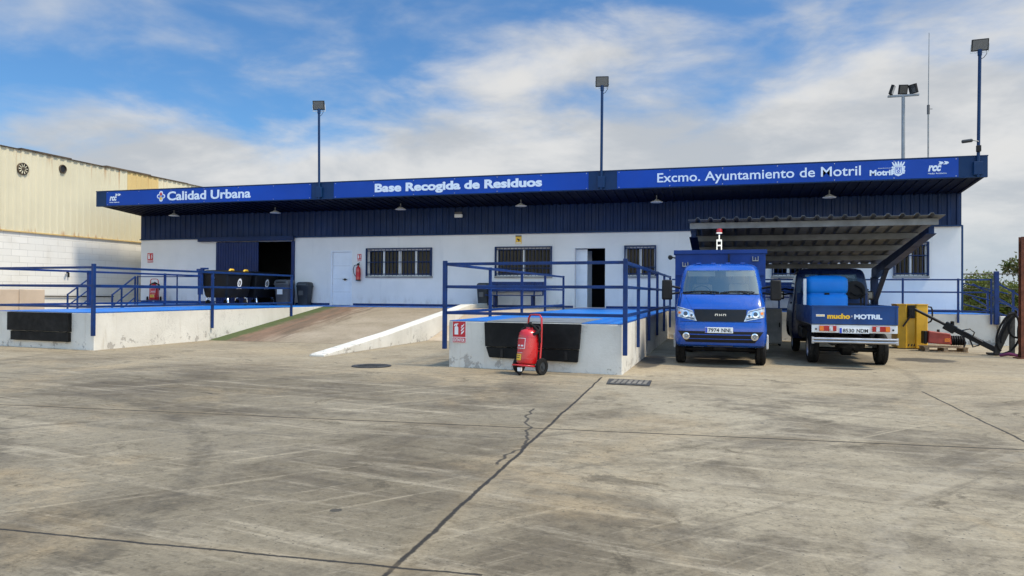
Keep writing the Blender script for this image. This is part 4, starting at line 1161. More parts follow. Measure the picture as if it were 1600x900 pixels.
# dumpsters
def dumpster(loc, label, plate, handles):
    t = thing('dumpster', loc, label, 'dumpster', 'black wheeled dumpsters on the left dock', world=False)
    # long side with the emblem faces +X; body tapers downwards
    b_ = MB(); vs = []; fs = []
    lv = [(.28, .42, .58), (.34, .46, .62), (.55, .50, .65), (1.08, .565, .69), (1.10, .60, .72), (1.14, .60, .72)]
    def rr(a, b, z, r=.07):
        out = []
        for sx, sy, a0 in ((1, 1, 0), (-1, 1, 90), (-1, -1, 180), (1, -1, 270)):
            for k in range(5):
                q = R(a0 + 22.5 * k); out.append((sx * (a - r) + r * math.cos(q), sy * (b - r) + r * math.sin(q), z))
        return out
    for z, a, b in lv: vs += rr(a, b, z)
    n = 20
    for i in range(len(lv) - 1):
        for k in range(n): fs.append((i * n + k, i * n + (k + 1) % n, (i + 1) * n + (k + 1) % n, (i + 1) * n + k))
    fs += [tuple(range(n))[::-1], tuple(range((len(lv) - 1) * n, len(lv) * n))]
    b_.add(vs, fs); b_.build('container', 'black_plastic', t, smooth=40)
    l = MB(); vs = []; fs = []
    lv2 = [(1.142, .62, .73), (1.17, .62, .73), (1.22, .55, .68), (1.25, .38, .60)]
    for z, a, b in lv2: vs += rr(a, b, z)
    for i in range(len(lv2) - 1):
        for k in range(n): fs.append((i * n + k, i * n + (k + 1) % n, (i + 1) * n + (k + 1) % n, (i + 1) * n + k))
    fs += [tuple(range(n))[::-1], tuple(range((len(lv2) - 1) * n, len(lv2) * n))]
    l.add(vs, fs); ld = l.build('lid', 'black_plastic', t, smooth=40)
    if handles:
        for yy in (-.40, .40): MB().tube([(.48, yy - .10, 1.21), (.50, yy - .08, 1.265), (.50, yy + .08, 1.265), (.48, yy + .10, 1.21)], .038, 8).build('lid_handle', 'yellow_sign', ld, smooth=60)
    for sx in (-1, 1):
        for sy in (-1, 1):
            fk = MB(); fk.tube([(sx * .38, sy * .46, .29), (sx * .44, sy * .53, .24), (sx * .46, sy * .53, .10)], .032, 6); fk.build('caster_fork', 'chrome', t, smooth=60)
            MB().lathe([(.08, -.03), (.10, -.026), (.10, .026), (.08, .03)], (sx * .42, sy * .49, .10), 'X', 18).build('caster', 'rubber', t, smooth=40)
    # emblem on the long side
    def xside(z): return .50 + (.565 - .50) * (z - .55) / (1.08 - .55)
    e_ = MB(); n = 26
    for k in range(n):
        a, b = 2 * math.pi * k / n, 2 * math.pi * (k + 1) / n
        ra = 1 + .10 * (k % 2); rb = 1 + .10 * ((k + 1) % 2)
        P = lambda r, q: (xside(.80 + r * .155 * math.sin(q)) + .006, r * .115 * math.cos(q), .80 + r * .155 * math.sin(q))
        e_.quad(P(.62, a), P(ra, a), P(rb, b), P(.62, b))
    for k in range(3):
        y0 = -.035 + k * .022
        e_.quad((xside(.74) + .006, y0, .74), (xside(.74) + .006, y0 + .012, .74), (xside(.87) + .006, y0 + .012, .87 - .02 * abs(k - 1)), (xside(.87) + .006, y0, .87 - .02 * abs(k - 1)))
    e_.build('emblem', 'sign_white', t)
    e_ = MB()
    for k in range(9):
        if k == 4: continue
        y0 = -.14 + k * .031
        e_.quad((xside(.60) + .006, y0, .595), (xside(.60) + .006, y0 + .022, .595), (xside(.61) + .006, y0 + .022, .612), (xside(.61) + .006, y0, .612))
    e_.build('caption_marks', 'white_metal', t)
    for sy in (-1, 1): MB().tube([(.0, sy * .66, .98), (.0, sy * .74, .98)], .03, 10).build('trunnion', 'steel', t)
    if plate:
        p_ = MB(); p_.box(-.62, -.42, -.78, -.73, .38, 1.27); p_.box(-.66, -.38, -.80, -.71, 1.20, 1.29); p_.box(-.5, -.30, -.8, -.60, 1.27, 1.33)
        p_.build('side_guard', 'blue_rail', t, bevel=.01)
    return t
dumpster((-17.18, 22.45, DZ + .006), 'large black dumpster with white emblem, yellow lid handles and blue side guard', True, True)
dumpster((-17.12, 24.0, DZ + .006), 'second black dumpster with white emblem beside the grey litter bin', False, False)

# covers in the yard
t = thing('drain_cover', (-1.36, 11.15, 0), 'worn square steel drain cover beside the front dock corner', 'drain cover')
q = MB(); q.prism([(-1.72, 11.52, .004), (-1.05, 11.48, .004), (-1.02, 10.82, .004), (-1.66, 10.84, .004)], (0, 0, .008)); q.build('frame', 'iron', t)
q = MB()
for k in range(7):
    u = k / 7; q.box(-1.62 + u * .56, -1.62 + u * .56 + .055, 10.94, 11.42, .012, .016)
q.build('grate', 'grate', t)
t = thing('manhole_cover', (-6.15, 12.1, 0), 'dark round manhole cover in the concrete left of the front dock', 'manhole cover')
MB().lathe([(.36, .004), (.36, .012), (.325, .014), (.315, .010)], (-6.15, 12.1, 0), 'Z', 32).build('frame', 'iron', t)
q = MB().lathe([(.31, .004), (.31, .013)], (-6.15, 12.1, 0), 'Z', 32)
for k in range(6): q.box(-6.36, -5.94, 11.90 + k * .07, 11.92 + k * .07, .013, .017)
q.build('lid', 'iron', t)

# ================================================================== trucks
CAB = [  # z, front y, half width, rear y
 (.36, .16, .80, 1.62), (.40, .06, .82, 1.63), (.48, .012, .835, 1.64), (.60, .0, .84, 1.64), (.72, .0, .84, 1.64), (.80, .022, .835, 1.64), (.85, .035, .832, 1.64),
 (.95, .055, .828, 1.64), (1.06, .085, .822, 1.64), (1.12, .115, .816, 1.64), (1.20, .175, .806, 1.64), (1.28, .25, .797, 1.64), (1.345, .325, .788, 1.64), (1.365, .365, .784, 1.64),
 (1.46, .435, .778, 1.62), (1.58, .525, .762, 1.60), (1.70, .610, .742, 1.575), (1.82, .695, .718, 1.55), (1.845, .730, .708, 1.54), (1.89, .79, .690, 1.52), (1.93, .87, .645, 1.49), (1.955, .98, .56, 1.44), (1.965, 1.10, .44, 1.36)]
RC = .13
def lev(z, k):
    for a, b in zip(CAB, CAB[1:]):
        if a[0] <= z <= b[0]:
            t = (z - a[0]) / (b[0] - a[0]); return a[k] + (b[k] - a[k]) * t
    return CAB[0][k] if z < CAB[0][0] else CAB[-1][k]
def front_y(x, z):
    yf, w = lev(z, 1), lev(z, 2); bow = .055; ax = abs(x)
    if ax <= w - RC: return yf + bow * (ax / (w - RC)) ** 2
    q = min(1.0, (ax - (w - RC)) / RC)
    return yf + bow + .20 * (1 - math.sqrt(max(0, 1 - q * q)))
def side_x(y, z): return lev(z, 2)
NF, NCR = 8, 4
SIDE_T = [0, .03, .08, .14, .20, .26, .32, .38, .46, .55, .64, .74, .84, .90, .94, .97]
def cab_contour(z):
    yf, w, yr = lev(z, 1), lev(z, 2), lev(z, 3); bow = .055
    half = []
    for i in range(NF + 1):
        s = i / NF; half.append(((w - RC) * s, yf + bow * s * s, 'f'))
    for i in range(1, NCR + 1):
        a = R(90 * i / NCR); half.append((w - RC + RC * math.sin(a), yf + bow + .20 * (1 - math.cos(a)), 'c'))
    yc = yf + bow + .20
    for tt in SIDE_T[1:]: half.append((w, yc + (yr - .05 - yc) * tt, 's'))
    half.append((w - .012, yr - .015, 'k')); half.append((w - .05, yr, 'k'))
    for s in (.80, .5, .2): half.append(((w - .05) * s, yr, 'r'))
    left = [(-x, y, k) for (x, y, k) in half[1:]]
    return half + left[::-1]     # closed loop front centre -> right -> rear -> left
def truck_cab(t, body_mat, seam_mat='black_gloss'):
    zs = [c[0] for c in CAB]
    rows = [cab_contour(z) for z in zs]; n = len(rows[0])
    V = [(x, y, z) for z, rw_ in zip(zs, rows) for (x, y, k) in rw_]
    groups = {'body': [], 'windscreen': [], 'side': [], 'rear': []}
    for i in range(len(zs) - 1):
        for k in range(n):
            k2 = (k + 1) % n
            f = (i * n + k, i * n + k2, (i + 1) * n + k2, (i + 1) * n + k)
            cx = sum(V[q][0] for q in f) / 4; cy = sum(V[q][1] for q in f) / 4; cz = sum(V[q][2] for q in f) / 4
            ka, kb = rows[i][k][2], rows[i][k2][2]
            g = 'body'
            if 1.365 <= cz <= 1.82 and (ka in 'f' and kb in 'f' or (ka + kb in ('fc', 'cf'))): g = 'windscreen'
            elif 1.365 <= cz <= 1.80 and ka in 'sc' and kb in 's' and abs(cx) > .6:
                yc = lev(cz, 1) + .255; fr_ = (cy - yc) / (lev(cz, 3) - yc)
                if .02 < fr_ < .88: g = 'side'
            elif 1.40 <= cz <= 1.80 and cy > lev(cz, 3) - .008 and abs(cx) < .56: g = 'rear'
            if cz < .70 and abs(cx) > .60 and ka in 'sck' and kb in 'sck' and (cy - .70) ** 2 + (cz - .28) ** 2 < .40 ** 2 and cy > .33: continue
            groups[g].append(f)
    def sub(fs):
        mb = MB(); m = {}
        for f in fs:
            for q in f:
                if q not in m: m[q] = len(mb.v); mb.v.append(V[q])
            mb.f.append(tuple(m[q] for q in f))
        return mb
    top = len(zs) - 1
    body = sub(groups['body'])
    body.add([V[top * n + k] for k in range(n)], [tuple(range(n))])
    body.add([V[k] for k in range(n)], [tuple(range(n))])
    bo = body.build('cab', body_mat, t, smooth=32)
    sub(groups['windscreen']).build('windscreen', 'windscreen_glass', t, smooth=60)
    for sg in (-1, 1):
        sub([f for f in groups['side'] if V[f[0]][0] * sg > 0]).build('side_window', 'cab_glass', t, smooth=60)
    sub(groups['rear']).build('rear_window', 'cab_glass', t, smooth=60)
    # inside: floor tub, dashboard, seats, wheel
    MB().box(-.70, .70, .60, 1.55, .90, .94).build('cab_floor', 'dash', t)
    d = MB(); d.prism([(-.70, .50, 1.00), (-.70, .42, 1.30), (-.70, .55, 1.345), (-.70, .82, 1.30), (-.70, .86, 1.0)], (1.40, 0, 0)); d.build('dashboard', 'dash', t, bevel=.02)
    for sx in (-.36, .36):
        s_ = MB(); s_.box(sx - .24, sx + .24, 1.02, 1.45, .98, 1.10); s_.hexa([(sx - .22, 1.38, 1.08), (sx + .22, 1.38, 1.08), (sx + .22, 1.50, 1.08), (sx - .22, 1.50, 1.08), (sx - .19, 1.44, 1.56), (sx + .19, 1.44, 1.56), (sx + .19, 1.54, 1.56), (sx - .19, 1.54, 1.56)])
        s_.box(sx - .12, sx + .12, 1.46, 1.54, 1.58, 1.74)
        s_.build('seat', 'seat', t, bevel=.03)
    st = MB(); pts = [(.36 + .18 * math.cos(2 * math.pi * k / 20), 0, .18 * math.sin(2 * math.pi * k / 20)) for k in range(21)]
    st.tube([(-x, y, z) for x, y, z in pts], .014, 6, cap=False); st.tube([(-.36 - .17, 0, 0), (-.36 + .17, 0, 0)], .016, 6); st.tube([(-.36, 0, 0), (-.36, -.02, -.17)], .014, 6)
    st.v = [tuple(Matrix.Translation((0, .88, 1.36)) @ Matrix.Rotation(R(-28), 4, 'X') @ Vector(p)) for p in st.v]
    st.build('steering_wheel', 'black_plastic', t, smooth=60)
    # door seams and handles
    for sg in (-1, 1):
        sm = MB()
        for yy in (.62, 1.50):
            zz = [.42 + .06 * k for k in range(16)] if yy > 1 else [.74 + .06 * k for k in range(11)]
            for a, b in zip(zz, zz[1:]):
                xa, xb = sg * (side_x(yy, a) + .002), sg * (side_x(yy, b) + .002)
                sm.quad((xa, yy, a), (xa, yy + .012, a), (xb, yy + .012, b), (xb, yy, b))
        sm.build('door_seam', seam_mat, t)
        MB().box(sg * .823 - .02, sg * .823 + .02, 1.28, 1.44, 1.15, 1.185).build('door_handle', 'black_plastic', t, bevel=.008)
    return bo
def patch(q4, nu=8, nv=5, proud=.006, depth=.03):
    """a shaped plate lying on the curved front: q4 = four (x,z) corners, anticlockwise"""
    mb = MB(); vs = []; n = (nu + 1) * (nv + 1)
    for layer in (proud, proud - depth):
        for j in range(nv + 1):
            for i in range(nu + 1):
                u, v = i / nu, j / nv
                x = (1 - u) * (1 - v) * q4[0][0] + u * (1 - v) * q4[1][0] + u * v * q4[2][0] + (1 - u) * v * q4[3][0]
                z = (1 - u) * (1 - v) * q4[0][1] + u * (1 - v) * q4[1][1] + u * v * q4[2][1] + (1 - u) * v * q4[3][1]
                vs.append((x, front_y(x, z) - layer, z))
    fs = []
    I = lambda i, j, l: l * n + j * (nu + 1) + i
    for j in range(nv):
        for i in range(nu):
            fs.append((I(i, j, 0), I(i + 1, j, 0), I(i + 1, j + 1, 0), I(i, j + 1, 0)))
    for i in range(nu):
        fs.append((I(i, 0, 0), I(i, 0, 1), I(i + 1, 0, 1), I(i + 1, 0, 0))); fs.append((I(i, nv, 0), I(i + 1, nv, 0), I(i + 1, nv, 1), I(i, nv, 1)))
    for j in range(nv):
        fs.append((I(0, j, 0), I(0, j + 1, 0), I(0, j + 1, 1), I(0, j, 1))); fs.append((I(nu, j, 0), I(nu, j, 1), I(nu, j + 1, 1), I(nu, j + 1, 0)))
    return mb.add(vs, fs)
def fring(cx, cz, r0, r1, proud, n=22, kx=1.0):
    mb = MB()
    P = lambda r, a, d: (cx + kx * r * math.cos(a), front_y(cx + kx * r * math.cos(a), cz + r * math.sin(a)) - d, cz + r * math.sin(a))
    for k in range(n):
        a, b = 2 * math.pi * k / n, 2 * math.pi * (k + 1) / n
        mb.quad(P(r0, a, proud), P(r1, a, proud - .004), P(r1, b, proud - .004), P(r0, b, proud))
        mb.quad(P(r1, a, proud - .004), P(r1, a, proud - .02), P(r1, b, proud - .02), P(r1, b, proud - .004))
    return mb
def fdisc(cx, cz, r, proud, n=18, kx=1.0):
    mb = MB(); c = (cx, front_y(cx, cz) - proud, cz)
    P = lambda a: (cx + kx * r * math.cos(a), front_y(cx + kx * r * math.cos(a), cz + r * math.sin(a)) - proud, cz + r * math.sin(a))
    vs = [c] + [P(2 * math.pi * k / n) for k in range(n)]
    return mb.add(vs, [(0, 1 + k, 1 + (k + 1) % n) for k in range(n)])
def wheel(t, x, y, side, r=.275, w=.165):
    pr = [(.175, -w / 2 + .005), (r - .04, -w / 2), (r - .008, -w / 2 + .018), (r, -w / 2 + .035), (r, -.022), (r - .010, -.018), (r - .010, -.010), (r, -.006), (r, .006), (r - .010, .010), (r - .010, .018), (r, .022), (r, w / 2 - .035), (r - .008, w / 2 - .018), (r - .04, w / 2), (.175, w / 2 - .005)]
    wh = MB().lathe(pr, (x, y, r), 'X', 36, cap=False).build('wheel', 'rubber', t, smooth=35)
    s = side
    rm = MB().lathe([(.177, -w / 2 + .006), (.177, w / 2 - .006)], (x, y, r), 'X', 28, cap=False)
    rm.lathe([(.178, s * (w / 2 - .006)), (.165, s * (w / 2 - .02)), (.15, s * (w / 2 - .055)), (.09, s * (w / 2 - .045)), (.06, s * (w / 2 - .02)), (.001, s * (w / 2 - .018))], (x, y, r), 'X', 28, cap=False)
    rm.build('rim', 'steel', wh, smooth=35)
    return wh
def plate(par, cx, y, zc, text, face, w=.50, h=.105):
    """registration plate; face -1 looks to local -Y, built flat"""
    p_ = MB().box(-w / 2, w / 2, -.004, .008, -h / 2, h / 2)
    pl = p_; T = Matrix.Translation((cx, y, zc)) @ (Matrix.Identity(4) if face < 0 else Matrix.Rotation(math.pi, 4, 'Z'))
    po = pl.xf(T).build('number_plate', 'plate', par, bevel=.003)
    MB().box(-w / 2 + .004, -w / 2 + .042, -.0075, -.0045, -h / 2 + .004, h / 2 - .004).xf(T).build('plate_band', 'eu_blue', po)
    a, b = text.split(' ')
    tx = place_text(a, -w / 2 + .058, -w / 2 + .255, -h * .33, h * .33, -.0045, .018, depth=.003)
    t2 = place_text(b, -w / 2 + .295, w / 2 - .02, -h * .33, h * .33, -.0045, .018, depth=.003)
    tx.xf(T).build('plate_lettering', 'black_ink', po); t2.xf(T).build('plate_lettering', 'black_ink', po)
    return po
def chassis(t, y0, y1, axle, track):
    c = MB()
    for sx in (-.33, .33): c.box(sx - .04, sx + .04, y0, y1, .40, .52)
    y = y0 + .3
    while y < y1: c.box(-.29, .29, y, y + .06, .42, .50); y += .8
    c.build('chassis', 'black_plastic', t)
    a = MB().tube([(-track, axle, .275), (track, axle, .275)], .045, 10); a.lathe([(.02, -.16), (.12, -.08), (.12, .08), (.02, .16)], (0, axle, .275), 'X', 14)
    a.build('rear_axle', 'black_plastic', t, smooth=40)
    MB().tube([(-track, .70, .275), (track, .70, .275)], .04, 10).build('front_axle', 'black_plastic', t)
    e = MB(); e.box(-.30, .30, .5, 1.4, .30, .70); e.box(-.12, .12, .35, .6, .28, .42); e.build('engine_pan', 'black_plastic', t, bevel=.02)
def mirror(t, sg, k=1.0):
    a = MB(); a.tube([(sg * .76, .55, 1.47), (sg * .90, .50, 1.50), (sg * .98, .46, 1.48)], .022, 6); a.tube([(sg * .77, .56, 1.38), (sg * .90, .50, 1.36), (sg * .98, .46, 1.38)], .022, 6)
    ar = a.build('mirror_arm', 'black_plastic', t, smooth=60)
    cx = sg * 1.0
    m = MB(); zt = 1.24 + .39 * k
    m.hexa([(cx - .10, .36, 1.24), (cx + .10, .38, 1.24), (cx + .10, .47, 1.24), (cx - .10, .47, 1.24), (cx - .095, .36, zt), (cx + .095, .38, zt), (cx + .095, .47, zt), (cx - .095, .47, zt)])
    mh = m.build('mirror', 'black_plastic', t, bevel=.03, segs=3, smooth=60)
    MB().box(cx - .065, cx + .065, .471, .476, 1.28, zt - .03).build('mirror_glass', 'lens_dark', mh)

# ---- truck 1: faces the camera
t1 = thing('tipper_truck', (-.045, 14.13, 0), 'bright blue small tipper truck facing the camera with a red beacon on top', 'truck', world=False)
cab1 = truck_cab(t1, 'blue_truck')
patch([(-.455, .845), (.455, .845), (.475, 1.062), (-.475, 1.062)], 16, 6, .008).build('grille', 'black_gloss', t1, smooth=50)
gl = MB()   # metal letters on the grille
def lbox(x0, x1, z0, z1): gl.box(x0, x1, front_y((x0 + x1) / 2, (z0 + z1) / 2) - .018, front_y((x0 + x1) / 2, (z0 + z1) / 2) - .008, z0, z1)
for x0 in (-.095, -.022, .051):
    lbox(x0, x0 + .014, .945, .985); lbox(x0 + .040, x0 + .054, .945, .985)
    if x0 == -.022: lbox(x0 + .015, x0 + .039, .958, .972)
    else: lbox(x0 + .0145, x0 + .0395, .973, .985)
gl.build('badge', 'chrome', t1)
for sg in (-1, 1):
    hl = patch([(sg * .785, .925), (sg * .425, .850), (sg * .500, 1.045), (sg * .80, 1.125)], 10, 6, .010).build('headlight', 'headlight', t1, smooth=50)
    fring(sg * .63, .985, .040, .066, .017).build('lens_ring', 'chrome', hl)
    fdisc(sg * .63, .985, .042, .016).build('lens', 'lens_dark', hl)
    fring(sg * .52, .955, .024, .040, .015).build('lens_ring', 'chrome', hl); fdisc(sg * .52, .955, .026, .0145).build('lens', 'lens_dark', hl)
    fdisc(sg * .745, 1.0, .026, .015).build('indicator', 'orange_lens', hl)
    patch([(sg * .70, .928), (sg * .455, .872), (sg * .475, .90), (sg * .70, .95)], 8, 2, .013).build('lens_trim', 'lens_dark', hl)
    patch([(sg * .775, 1.088), (sg * .515, 1.022), (sg * .52, 1.034), (sg * .785, 1.105)], 8, 2, .013).build('lens_trim', 'lens_dark', hl)
    fg = fring(sg * .615, .565, .046, .066, .026).build('fog_light', 'chrome', t1); fdisc(sg * .615, .565, .047, .018).build('lens', 'headlight', fg); fring(sg * .615, .565, .018, .026, .022).build('lens_ring', 'lens_dark', fg)
lg = patch([(-.62, .452), (.62, .452), (.77, .66), (-.77, .66)], 20, 6, .006)
lgo = lg.build('lower_grille', 'black_gloss', t1, smooth=50)
patch([(-.54, .590), (.54, .590), (.55, .608), (-.55, .608)], 18, 2, .020).build('grille_bar', 'blue_truck', lgo, smooth=50)
patch([(-.66, .512), (.66, .512), (.67, .524), (-.67, .524)], 18, 2, .018).build('grille_bar', 'blue_truck', lgo, smooth=50)
patch([(-.22, .372), (.22, .372), (.24, .392), (-.24, .392)], 8, 2, .012).build('bumper_trim', 'steel', t1)
patch([(-.74, 1.348), (.74, 1.348), (.735, 1.368), (-.735, 1.368)], 20, 2, .008).build('cowl_strip', 'black_plastic', t1)
patch([(-.50, 1.064), (.50, 1.064), (.50, 1.071), (-.50, 1.071)], 16, 1, .003, .01).build('bonnet_gap', 'black_gloss', t1)
patch([(-.80, .833), (.80, .833), (.80, .839), (-.80, .839)], 20, 1, .003, .01).build('bumper_gap', 'black_gloss', t1)
for sg in (-1, 1): patch([(sg * .742, 1.13), (sg * .750, 1.13), (sg * .725, 1.345), (sg * .717, 1.345)], 1, 8, .003, .01).build('bonnet_gap', 'black_gloss', t1)
ib = MB().box(-.10, .02, .80, .83, 1.74, 1.79); ib.build('rear_view_mirror', 'black_plastic', t1, bevel=.01)
MB().box(-.62, -.10, .735, .75, 1.70, 1.80).build('sun_visor', 'seat', t1, bevel=.01); MB().box(.10, .62, .735, .75, 1.70, 1.80).build('sun_visor', 'seat', t1, bevel=.01)
MB().box(.10, .34, .50, .62, 1.345, 1.36).build('dash_papers', 'plate', t1)
# raised creases of the bonnet
for sg in (-1, 1):
    patch([(sg * .50, 1.075), (sg * .512, 1.075), (sg * .655, 1.335), (sg * .64, 1.335)], 2, 10, .006, .02).build('bonnet_crease', 'blue_truck', t1, smooth=60)
wp = MB()
for (a, b) in ((-.70, -.02), (.0, .62)):
    pts = []
    for k in range(9):
        u = k / 8; x = a + (b - a) * u; z = 1.385 + .022 * math.sin(math.pi * u) + .01 * u
        pts.append((x, front_y(x, z) - .022, z))
    wp.tube(pts, .010, 5)
    xm = (a + b) / 2; wp.tube([(b - .08, front_y(b - .08, 1.35) - .01, 1.35), (xm, front_y(xm, 1.40) - .03, 1.405)], .010, 5)
wp.build('wiper', 'black_plastic', t1)
plate(t1, -.02, front_y(.0, .685) - .026, .685, '7974 NNL', -1)
for sx in (-.42, -.14, .14, .42): MB().box(sx - .045, sx + .045, .98, 1.36, 1.955, 1.980).build('roof_rib', 'blue_truck', t1, bevel=.008)
for sg in (-1, 1): mirror(t1, sg)
for sg in (-1, 1): wheel(t1, sg * .745, .70, sg, .285, .185)
for sg in (-1, 1): wheel(t1, sg * .70, 3.55, sg)
chassis(t1, .3, 4.4, 3.55, .7)
for sg in (-1, 1): MB().box(sg * .925 - .03, sg * .925 + .03, 1.75, 2.35, .22, .52).build('side_tank', 'white_metal', t1, bevel=.02)
# tipper body
bx = MB(); X0, X1, Y0, Y1b, Z0, Z1 = -.93, .89, 1.77, 4.45, .78, 2.27
bx.box(X0, X1, Y0, Y0 + .04, Z0, Z1); bx.box(X0, X1, Y1b - .04, Y1b, Z0, Z1); bx.box(X0, X0 + .04, Y0 + .041, Y1b - .041, Z0, Z1); bx.box(X1 - .04, X1, Y0 + .041, Y1b - .041, Z0, Z1); bx.box(X0 + .041, X1 - .041, Y0 + .041, Y1b - .041, Z0, Z0 + .05)
bd = bx.build('tipper_body', 'blue_box', t1, bevel=.006)
rb = MB(); rb.box(X0 - .02, X1 + .02, Y0 - .03, Y0 - .001, Z1 - .07, Z1 + .012); rb.box(X0 - .03, X0 - .001, Y0, Y1b, Z1 - .08, Z1 + .012); rb.box(X1 + .001, X1 + .03, Y0, Y1b, Z1 - .08, Z1 + .012)
rb.box(X0 + .02, X1 - .02, Y0 - .022, Y0 - .001, 1.74, 1.80)
for yy in (2.3, 2.9, 3.5, 4.1): rb.box(X0 - .028, X0 - .001, yy, yy + .06, Z0, Z1 - .085); rb.box(X1 + .001, X1 + .028, yy, yy + .06, Z0, Z1 - .085)
rb.build('body_rail', 'blue_box', bd, bevel=.004)
MB().box(.15, .18, Y0 - .026, Y0 - .001, 1.80, 2.195).build('cable_channel', 'black_plastic', bd)
for hx, hz in ((-.72, 1.98), (.69, 2.09)):
    hk = MB(); hk.box(hx - .06, hx - .045, Y0 - .05, Y0 - .001, hz - .05, hz + .05); hk.box(hx + .045, hx + .06, Y0 - .05, Y0 - .001, hz - .05, hz + .05); hk.box(hx - .044, hx + .044, Y0 - .05, Y0 - .03, hz - .05, hz - .03); hk.tube([(hx, Y0 - .04, hz - .03), (hx, Y0 - .04, hz + .03)], .010, 6)
    hk.build('hook', 'galv', bd)
bc = MB(); bc.box(-.085, -.065, Y0 - .01, Y0 + .03, 2.285, 2.50); bc.box(.005, .025, Y0 - .01, Y0 + .03, 2.285, 2.50); bc.box(-.064, .004, Y0 - .01, Y0 + .03, 2.36, 2.39); bc.box(-.064, .004, Y0 - .01, Y0 + .03, 2.46, 2.50); bc.tube([(-.03, Y0 + .01, 2.50), (-.03, Y0 + .01, 2.61)], .016, 8); bc.lathe([(.03, 0), (.075, .02), (.075, .045)], (-.03, Y0 + .01, 2.60), 'Z', 16)
bcn = bc.build('beacon_bracket', 'chrome', t1)
MB().lathe([(.06, 0), (.06, .05), (.05, .075), (.02, .085)], (-.03, Y0 + .01, 2.648), 'Z', 18).build('beacon', 'red_lens', bcn, smooth=40)
wl = MB(); wl.tube([(-.93, Y0 + .03, 2.12), (-1.0, Y0 - .02, 2.13)], .014, 6); wl.lathe([(.035, -.05), (.05, -.03), (.05, .03)], (-1.03, Y0 - .03, 2.13), 'Y', 14)
wl.build('work_light', 'black_plastic', t1)

# ---- truck 2: seen from behind under the carport
t2 = thing('pickup_truck', (2.355, 19.55, 0), 'navy flatbed pickup seen from behind carrying a blue water tank', 'truck', world=False)
t2.rotation_euler = (0, 0, math.pi)
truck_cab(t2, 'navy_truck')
for sg in (-1, 1): mirror(t2, sg, .55)
for sg in (-1, 1): wheel(t2, sg * .66, .70, sg)
for sg in (-1, 1): wheel(t2, sg * .62, 3.78, sg, .30, .20)
chassis(t2, .3, 4.6, 3.78, .64)
YT = 4.70
fl_ = MB(); fl_.box(-.73, .73, 1.78, YT - .03, .78, .82); fl_.build('bed_floor', 'galv', t2)
fb = MB().box(-.735, .735, 1.74, 1.778, .80, 1.40).build('headboard', 'navy_bed', t2, bevel=.004)
def side_board(x0, x1, y0, y1, n, axis):
    s_ = MB().box(x0, x1, y0, y1, .80, 1.15)
    return s_
for sg in (-1, 1):
    s_ = MB().box(sg * .735 - .015, sg * .735 + .015, 1.79, YT - .035, .805, 1.15)
    sb = s_.build('side_board', 'navy_bed', t2, bevel=.006)
    q = MB()
    for zz in (.86, .95, 1.04): q.box(sg * .753 - .003, sg * .753 + .003, 1.82, YT - .07, zz, zz + .012)
    q.box(sg * .755 - .006, sg * .755 + .006, 1.79, YT - .035, 1.125, 1.152)
    q.build('board_rib', 'navy_bed', sb)
MB().box(-.76, -.752, 3.9, 4.15, .90, 1.00).build('side_sticker', 'white_metal', t2)
tb = MB().box(-.735, .735, YT - .03, YT, .805, 1.155).build('tailgate', 'navy_bed', t2, bevel=.006)
q = MB().box(-.735, .735, YT + .0005, YT + .010, 1.125, 1.157); q.box(-.735, .735, YT + .0005, YT + .008, .805, .83)
for sx in (-.72, .72): q.box(sx - .015, sx + .015, YT + .0005, YT + .014, .83, 1.125)
q.build('tailgate_rim', 'navy_bed', tb, bevel=.003)
RT = Matrix.Rotation(math.pi, 4, 'Z')       # lettering is laid out as seen from behind, then turned
def rear_text(body, x0, x1, z0, z1, mat, name, bold=.06, ref=None):
    place_text(body, x0, x1, z0, z1, -(YT + .0015), bold, depth=.003, ref=ref).xf(RT).build(name, mat, tb)
rear_text('mucho', -.465, -.07, .905, 1.005, 'yellow_letter', 'lettering', .05)
rear_text('MOTRIL', .00, .475, .905, .995, 'letter', 'lettering', .05)
MB().box(-.66, -.51, -(YT + .004), -(YT + .001), .945, .985).xf(RT).build('small_sticker', 'plate', tb)
q = MB()
for k in range(6): q.box(-.65 + k * .023, -.635 + k * .023, -(YT + .006), -(YT + .0042), .955, .975)
q.xf(RT).build('sticker_mark', 'yellow_letter', tb)
MB().box(-.05, -.03, -(YT + .006), -(YT + .001), .94, .97).xf(RT).build('tailgate_latch', 'steel', tb)
lb = MB().box(-.735, .735, YT - .05, YT - .005, .645, .79).build('lamp_bar', 'white_metal', t2, bevel=.006)
for sg in (-1, 1):
    L = MB().box(sg * .455 - .15, sg * .455 + .15, YT - .004, YT + .03, .675, .775).build('tail_lamp', 'red_lens', lb, bevel=.008)
    MB().box(sg * .565 - .036, sg * .565 + .036, YT + .0305, YT + .034, .680, .770).build('indicator', 'orange_lens', L)
    MB().box(sg * .40 - .03, sg * .40 + .03, YT + .0305, YT + .034, .680, .770).build('reversing_lamp', 'headlight', L)
    MB().tube([(sg * .66, YT - .004, .71), (sg * .66, YT + .006, .71)], .018, 12).build('bolt', 'black_ink', lb)
plate(t2, .0, YT + .012, .69, '8530 NDM', 1, .51, .105)
bp = MB()
for zz in (.475, .53): bp.tube([(-.73, YT + .04, zz), (.73, YT + .04, zz)], .027, 10)
for sx in (-.72, .72): bp.bar((sx, YT + .04, .44), (sx, YT + .04, .565), .04)
bp.build('bumper', 'steel', t2, smooth=50)
q = MB()
for sx in (-.33, .33): q.box(sx - .03, sx + .03, YT - .3, YT + .015, .44, .56)
q.build('bumper_bracket', 'black_plastic', t2)
tw = MB().lathe([(.26, 0), (.27, .04), (.27, .14), (.17, .16)], (0, 4.22, .46), 'Z', 22); tw.v = [tuple(Matrix.Translation((0, 0, -.12)) @ Vector(p)) for p in tw.v]
